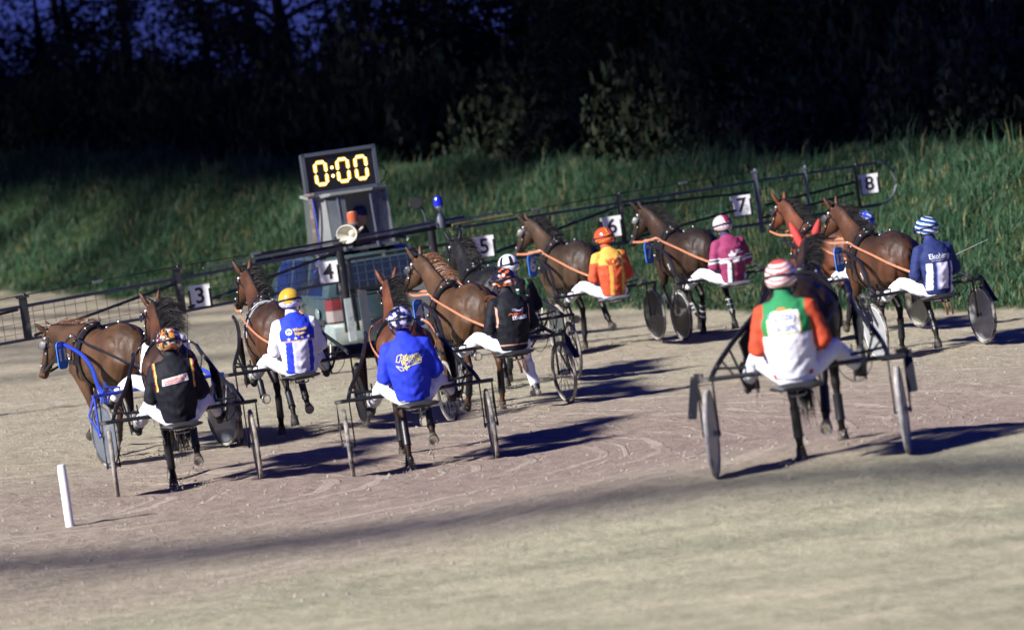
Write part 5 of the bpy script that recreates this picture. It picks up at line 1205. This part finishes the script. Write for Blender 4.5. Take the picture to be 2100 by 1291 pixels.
# 5 -- gold helmet
make_horse('W', ('stance', 'swing', 'fold', 'back'), 'bay', 'bay trotter with a white saddle cloth between the number 3 and 4 boards', hyaw=14, seed=15, hands=HD, pad='white_cloth', tail_len=.55)
make_sulky('W', 'dark green and black sulky whose driver wears the gold helmet', frame='black_metal', disc=(.09, .095, .10), rim='rim_white', accents='green_tape' if False else None)
def jW(x, r, z, a):
    if a: return WH
    if z > 1.135: return BLU if abs(r) < .19 else WH
    if abs(z - 1.132) < .007: return (.60, .38, .12)
    if -.145 < r < -.075 or .095 < r < .15: return BLU
    if z < .83: return BLU if r < -.1 else LIL
    return LIL if r > -.08 else WH
P = make_person('W', jW, 'gold', 'driver in gold helmet and blue and white jacket with four stars', neck=(.60, .60, .76), lean=.04, hrot=6, tilt=1)
for k in range(4): pr(P, poly_bm(star(.024)), 'star', (.74, .66, .50), -.105 + k * .072, 1.155 + k * .004)
pr(P, poly_bm(disc(.036, 22)), 'logo_disc', (.72, .72, .76), -.095, 1.232); pr(P, poly_bm([(-.02, -.012), (-.018, .008), (0, .02), (.018, .008), (.02, -.012), (.008, -.008), (.009, .004), (0, .008), (-.009, .004), (-.008, -.008)]), 'logo_mark', (.02, .10, .08), -.095, 1.232, .0055)
pr(P, text_bm('Wessels', .045, .0022, 1.0), 'lettering', (.72, .50, .16), .025, 1.252, .005, 4); pr(P, text_bm('Rijssen', .045, .0022, 1.0), 'lettering', (.72, .50, .16), .025, 1.210, .005, 4)
# 6 -- black jacket with orange and white lettering, right leg hanging
make_horse('R4', ('reach', 'stance', 'stance', 'fold'), 'chestnut', 'brown trotter with tawny mane and saddle number 4', hyaw=24, mane='hair_red', seed=16, hands=HD, tail_len=.5, tail_dir=(-.75, .0, .25))
make_sulky('R4', 'dusty black spoked-wheel sulky right of the blue jacket', kinds=('spoke', 'spoke'), tyre='tyre_dusty', plate='4', tether='brown_strap', fender=True)
def jR4(x, r, z, a):
    if abs(abs(r) - .19) < .006 and 1.05 < z < 1.27 and x < .0: return (.60, .30, .22)
    if not a and abs(z - .845) < .007: return (.60, .35, .25)
    return BK_
P = make_person('R4', jR4, 'orangeflame', 'driver with right leg hanging down, black jacket reading Bros Stables', hang=True, neck=(.015, .015, .02), lean=.05, hrot=34, tilt=2)
pr(P, text_bm('BROS', .046, .002, 1.05), 'lettering', (.55, .13, .06), .035, 1.175, .005, 3); pr(P, text_bm('STABLES', .050, .0025, .95), 'lettering', (.62, .62, .74), .045, 1.137, .005, 3)
pr(P, poly_bm([(-.085, .005), (-.03, .014), (.0, .006), (.03, .012), (.045, .03), (.065, .022), (.062, .012), (.05, .012), (.056, -.018), (.047, -.018), (.036, -.004), (.0, -.010), (-.03, -.004), (-.05, -.012), (-.035, .004)], [(-.09, .022), (-.04, .026), (-.005, .014), (-.03, .018)]), 'horse_logo', (.58, .60, .76), .04, 1.215)
pr(P, poly_bm([(-.03, 0), (-.02, .02), (.0, .03), (.02, .02), (.03, -.01), (.022, -.008), (.012, .012), (0, .018), (-.015, .010)]), 'flame_mark', (.50, .16, .05), -.055, 1.165)
# 7 -- black and green jacket behind
make_horse('R5', ('push', 'reach', 'fold', 'back'), 'black', 'black trotter whose head stands before the number 5 board', hyaw=6, seed=17, hands=HD, tail_len=.6)
make_sulky('R5', 'black sulky behind whose driver wears the black and green Triflor jacket', kinds=('spoke', 'spoke'), tyre='tyre_dusty', disc=(.05, .05, .05))
def jR5(x, r, z, a):
    if a: return BK_
    q = abs(r) - (.075 + (z - 1.05) * .30)
    if abs(q) < .026 and z > .95: return GRN
    if abs(q) < .032 and z > .95: return (.5, .05, .05)
    return BK_
P = make_person('R5', jR5, 'whiteblack', 'driver in white and black helmet and a black and green jacket reading Triflor', neck=(.40, .36, .50), lean=.03, hrot=10, tilt=0)
pr(P, text_bm('TRIFLOR', .068, .003, .98), 'lettering', (.76, .76, .80), .0, 1.165, .006); pr(P, poly_bm([(-.012, .012), (-.022, .03), (-.002, .036), (0, .022), (.002, .036), (.022, .03), (.012, .012)]), 'tulip_flower', (.74, .60, .62), 0, 1.245, .005); pr(P, poly_bm([(-.004, .012), (.004, .012), (.006, -.02), (.03, .01), (.01, -.035), (-.008, -.035), (-.025, .008), (-.005, -.015)]), 'tulip_leaf', (.03, .24, .08), 0, 1.245, .005)
# 8 -- orange and yellow
make_horse('R6', ('stance', 'swing', 'back', 'fold'), 'brown', 'brown trotter with saddle number 6 and a dark mane', hyaw=40, hpitch=56, npitch=46, seed=18, hands=HD, tail_len=.5, rein='orange_strap')
make_sulky('R6', 'dusty sulky in front of the number 6 board', disc=(.06, .065, .065), rim='rim_dark', tyre='tyre_dusty', plate='6', seat='grey')
def jR6(x, r, z, a):
    if a: return ORG if z < 1.235 else (YEL if r < .15 else ORG)
    if z > 1.185 + .02 * (abs(r) > .1): return YEL
    if abs(r + .06) < .026 or abs(r - .105) < .024: return YEL
    return ORG
P = make_person('R6', jR6, 'orange', 'driver in orange helmet and orange and yellow jacket', neck=(.45, .08, .04), lean=.06, hrot=22, tilt=1.5)
rd = (.50, .05, .03)
pr(P, poly_bm([(-.13, .035), (-.112, .035), (-.098, -.012), (-.098, .035), (-.084, .035), (-.084, -.04), (-.104, -.04)]), 'letter', rd, .01, 1.245, .005, 5)
pr(P, poly_bm(*outline([(-.066, .028), (-.022, .03), (-.012, .012), (-.012, -.014), (-.024, -.032), (-.066, -.034)], .017)), 'letter', rd, .01, 1.245, .005, 5); pr(P, poly_bm(rect(.012, -.04, .027, .036), rect(.027, -.04, .05, -.025)), 'letter', rd, .01, 1.245, .005, 5)
pr(P, poly_bm(rect(.038, -.015, .050, .038), rect(.060, -.04, .076, .038)), 'letter', (.015, .03, .09), .01, 1.245, .006, 5); pr(P, poly_bm(rect(.092, -.035, .106, .036)), 'letter', rd, .0, 1.245, .005, 5)
pr(P, text_bm('VAN DER LINDEN', .020, .0003), 'lettering', (.55, .25, .05), .0, 1.192, .005, 4)
# 9 -- maroon
make_horse('R7', ('stance', 'push', 'fold', 'back'), 'dark_bay', 'dark brown trotter with saddle number 7 and flying black mane', hyaw=36, hpitch=60, npitch=47, seed=19, hands=HD, mane_fly=.8, tail_len=.45)
make_sulky('R7', 'black sulky reading CUSTOM whose driver wears maroon', disc=(.018, .019, .022), rim='rim_white', plate='7', custom=True, seat='grey')
def jR7(x, r, z, a):
    if a:
        if 1.085 < z < 1.115: return (.01, .03, .03)
        if 1.06 < z < 1.085 or (1.115 <= z < 1.12): return WH
        return MAR
    if 1.082 < z < 1.105: return (.012, .03, .03) if abs(abs((r + .14) % .14 - .07) - .0) > .018 else MAR
    if 1.105 <= z < 1.111: return WH
    if 1.045 < z <= 1.082: return WH if abs((r + .14) % .14 - .07) > .022 * (1 - abs(z - 1.07) / .05) else MAR
    if z < 1.045:
        if -.12 < r < -.072: return WH
        if -.072 <= r < -.035: return (.012, .03, .03)
        if .155 < r: return (.2, .2, .5)
    return MAR
P = make_person('R7', jR7, 'maroon', 'driver in maroon jacket reading VVE Rental and a maroon and white helmet', neck=(.03, .04, .08), lean=.0, hrot=16, tilt=-1)
pr(P, poly_bm([(-.022, -.022), (-.03, -.004), (-.02, .012), (-.006, .03), (0, .048), (.006, .03), (.02, .012), (.03, -.004), (.022, -.022), (0, -.032)], disc(.016, 12, -.04, -.022), disc(.016, 12, .04, -.022), disc(.014, 12, 0, -.04), disc(.013, 12, -.025, -.036), disc(.013, 12, .025, -.036)), 'drop_logo', (.76, .74, .78), -.045, 1.175)
pr(P, text_bm('VVE', .034, .0028, 1.25), 'lettering', (.76, .74, .78), .048, 1.200, .005); pr(P, text_bm('RENTAL', .030, .0028, 1.15), 'lettering', (.76, .74, .78), .068, 1.172, .005)
# 10 -- blue helmet, mostly hidden
make_horse('R8', ('push', 'reach', 'stance', 'fold'), 'bright_bay', 'light bay trotter below the number 8 board beside the darker horse', hyaw=10, npitch=50, seed=20, hands=HD, tail_len=.5)
make_sulky('R8', 'sulky with pale wheels hidden behind horse number 13', disc=(.30, .30, .22), rim='rim_white', guard=True)
P = make_person('R8', lambda x, r, z, a: WH if z < 1.2 else (.1, .12, .4), 'blue', 'driver in blue and white helmet hidden behind the horse with number 13', lean=.06)
# 11 -- navy jacket, right
make_horse('R13', ('stance', 'push', 'fold', 'stance'), 'bay', 'dark bay trotter at right with saddle number 13', hyaw=22, npitch=48, seed=21, hands=HD, mane_fly=.8, tail_len=.45)
make_sulky('R13', 'black sulky reading CUSTOM at the right with pale see-through disc wheels', disc=(.34, .35, .36), rim='rim_white', plate='13', custom=True, tether='brown_strap', fender=True, dalpha=.8)
def jR13(x, r, z, a):
    if a: return NAV
    if z < .835: return NAV
    if z < 1.155 and -.165 < r < .175:
        if -.105 < r < -.062 or .088 < r < .125: return NAV
        if abs(r + .055) < .008 or abs(r - .135) < .01: return (.16, .22, .62)
        return LIL if r > -.06 else WH
    return NAV
P = make_person('R13', jR13, 'bluewhite', 'driver in navy jacket with pale back panel reading Ekohimp and a striped blue helmet', neck=(.02, .03, .12), lean=.04, hrot=32, tilt=1)
pr(P, text_bm('Ekohimp', .084, .0012, .92), 'lettering', (.66, .68, .86), .005, 1.228, .005, 1.5); pr(P, poly_bm(rect(-.12, -.0015, .13, .0015)), 'underline', (.55, .58, .80), .005, 1.195, .005, 1.5); pr(P, text_bm('NATUURLIJKE STALBODEM', .019, .0003), 'lettering', (.45, .48, .70), .005, 1.176, .005, 1.5)
# driving whips
for k, a in (('B', (.7, -.25, 1.68)), ('R13', (.2, -1.0, 1.21)), ('R4', (.8, -.4, 1.43)), ('F', (-.45, .32, .55))):
    rx, ry, rz = RIGS[k]; o = MB(); q = Vector((.0, -.12, .98)) if k != 'F' else Vector((-.2, .32, .88)); o.loft([q, q.lerp(Vector(a), .5) + Vector((0, 0, .02)), Vector(a)], [.006, .004, .002], seg=6)
    w = o.build('whip', M('leather') if k != 'R13' else M('rim_white'), None, True, (rx, ry, rz)); w.rotation_euler = (0, 0, R(YAW[k] + 90))
    tag(w, {'B': 'thin black whip held up by the driver with the white back panel', 'R13': 'pale whip held out to the right by the navy-jacketed driver', 'R4': 'black whip held by the driver whose right leg hangs down', 'F': 'thin whip held by the driver with the red and white helmet'}[k], 'whip', 'driving whips')
# white marker post on the inside of the track
px, py = -4.23, 39.6; o = MB(); o.loft([(0, 0, -.1), (0, 0, .0), (0, 0, .52), (0, 0, .565), (.0, 0, .572)], [(.040, .034), (.040, .034), (.040, .034), (.034, .028), (.004, .004)], up=(0, 1, 0), seg=14)
w = o.build('marker_post', M('white_plastic'), None, True, (px, py, gz(px, py))); tag(w, 'white plastic marker post on the inside of the track at lower left', 'post')
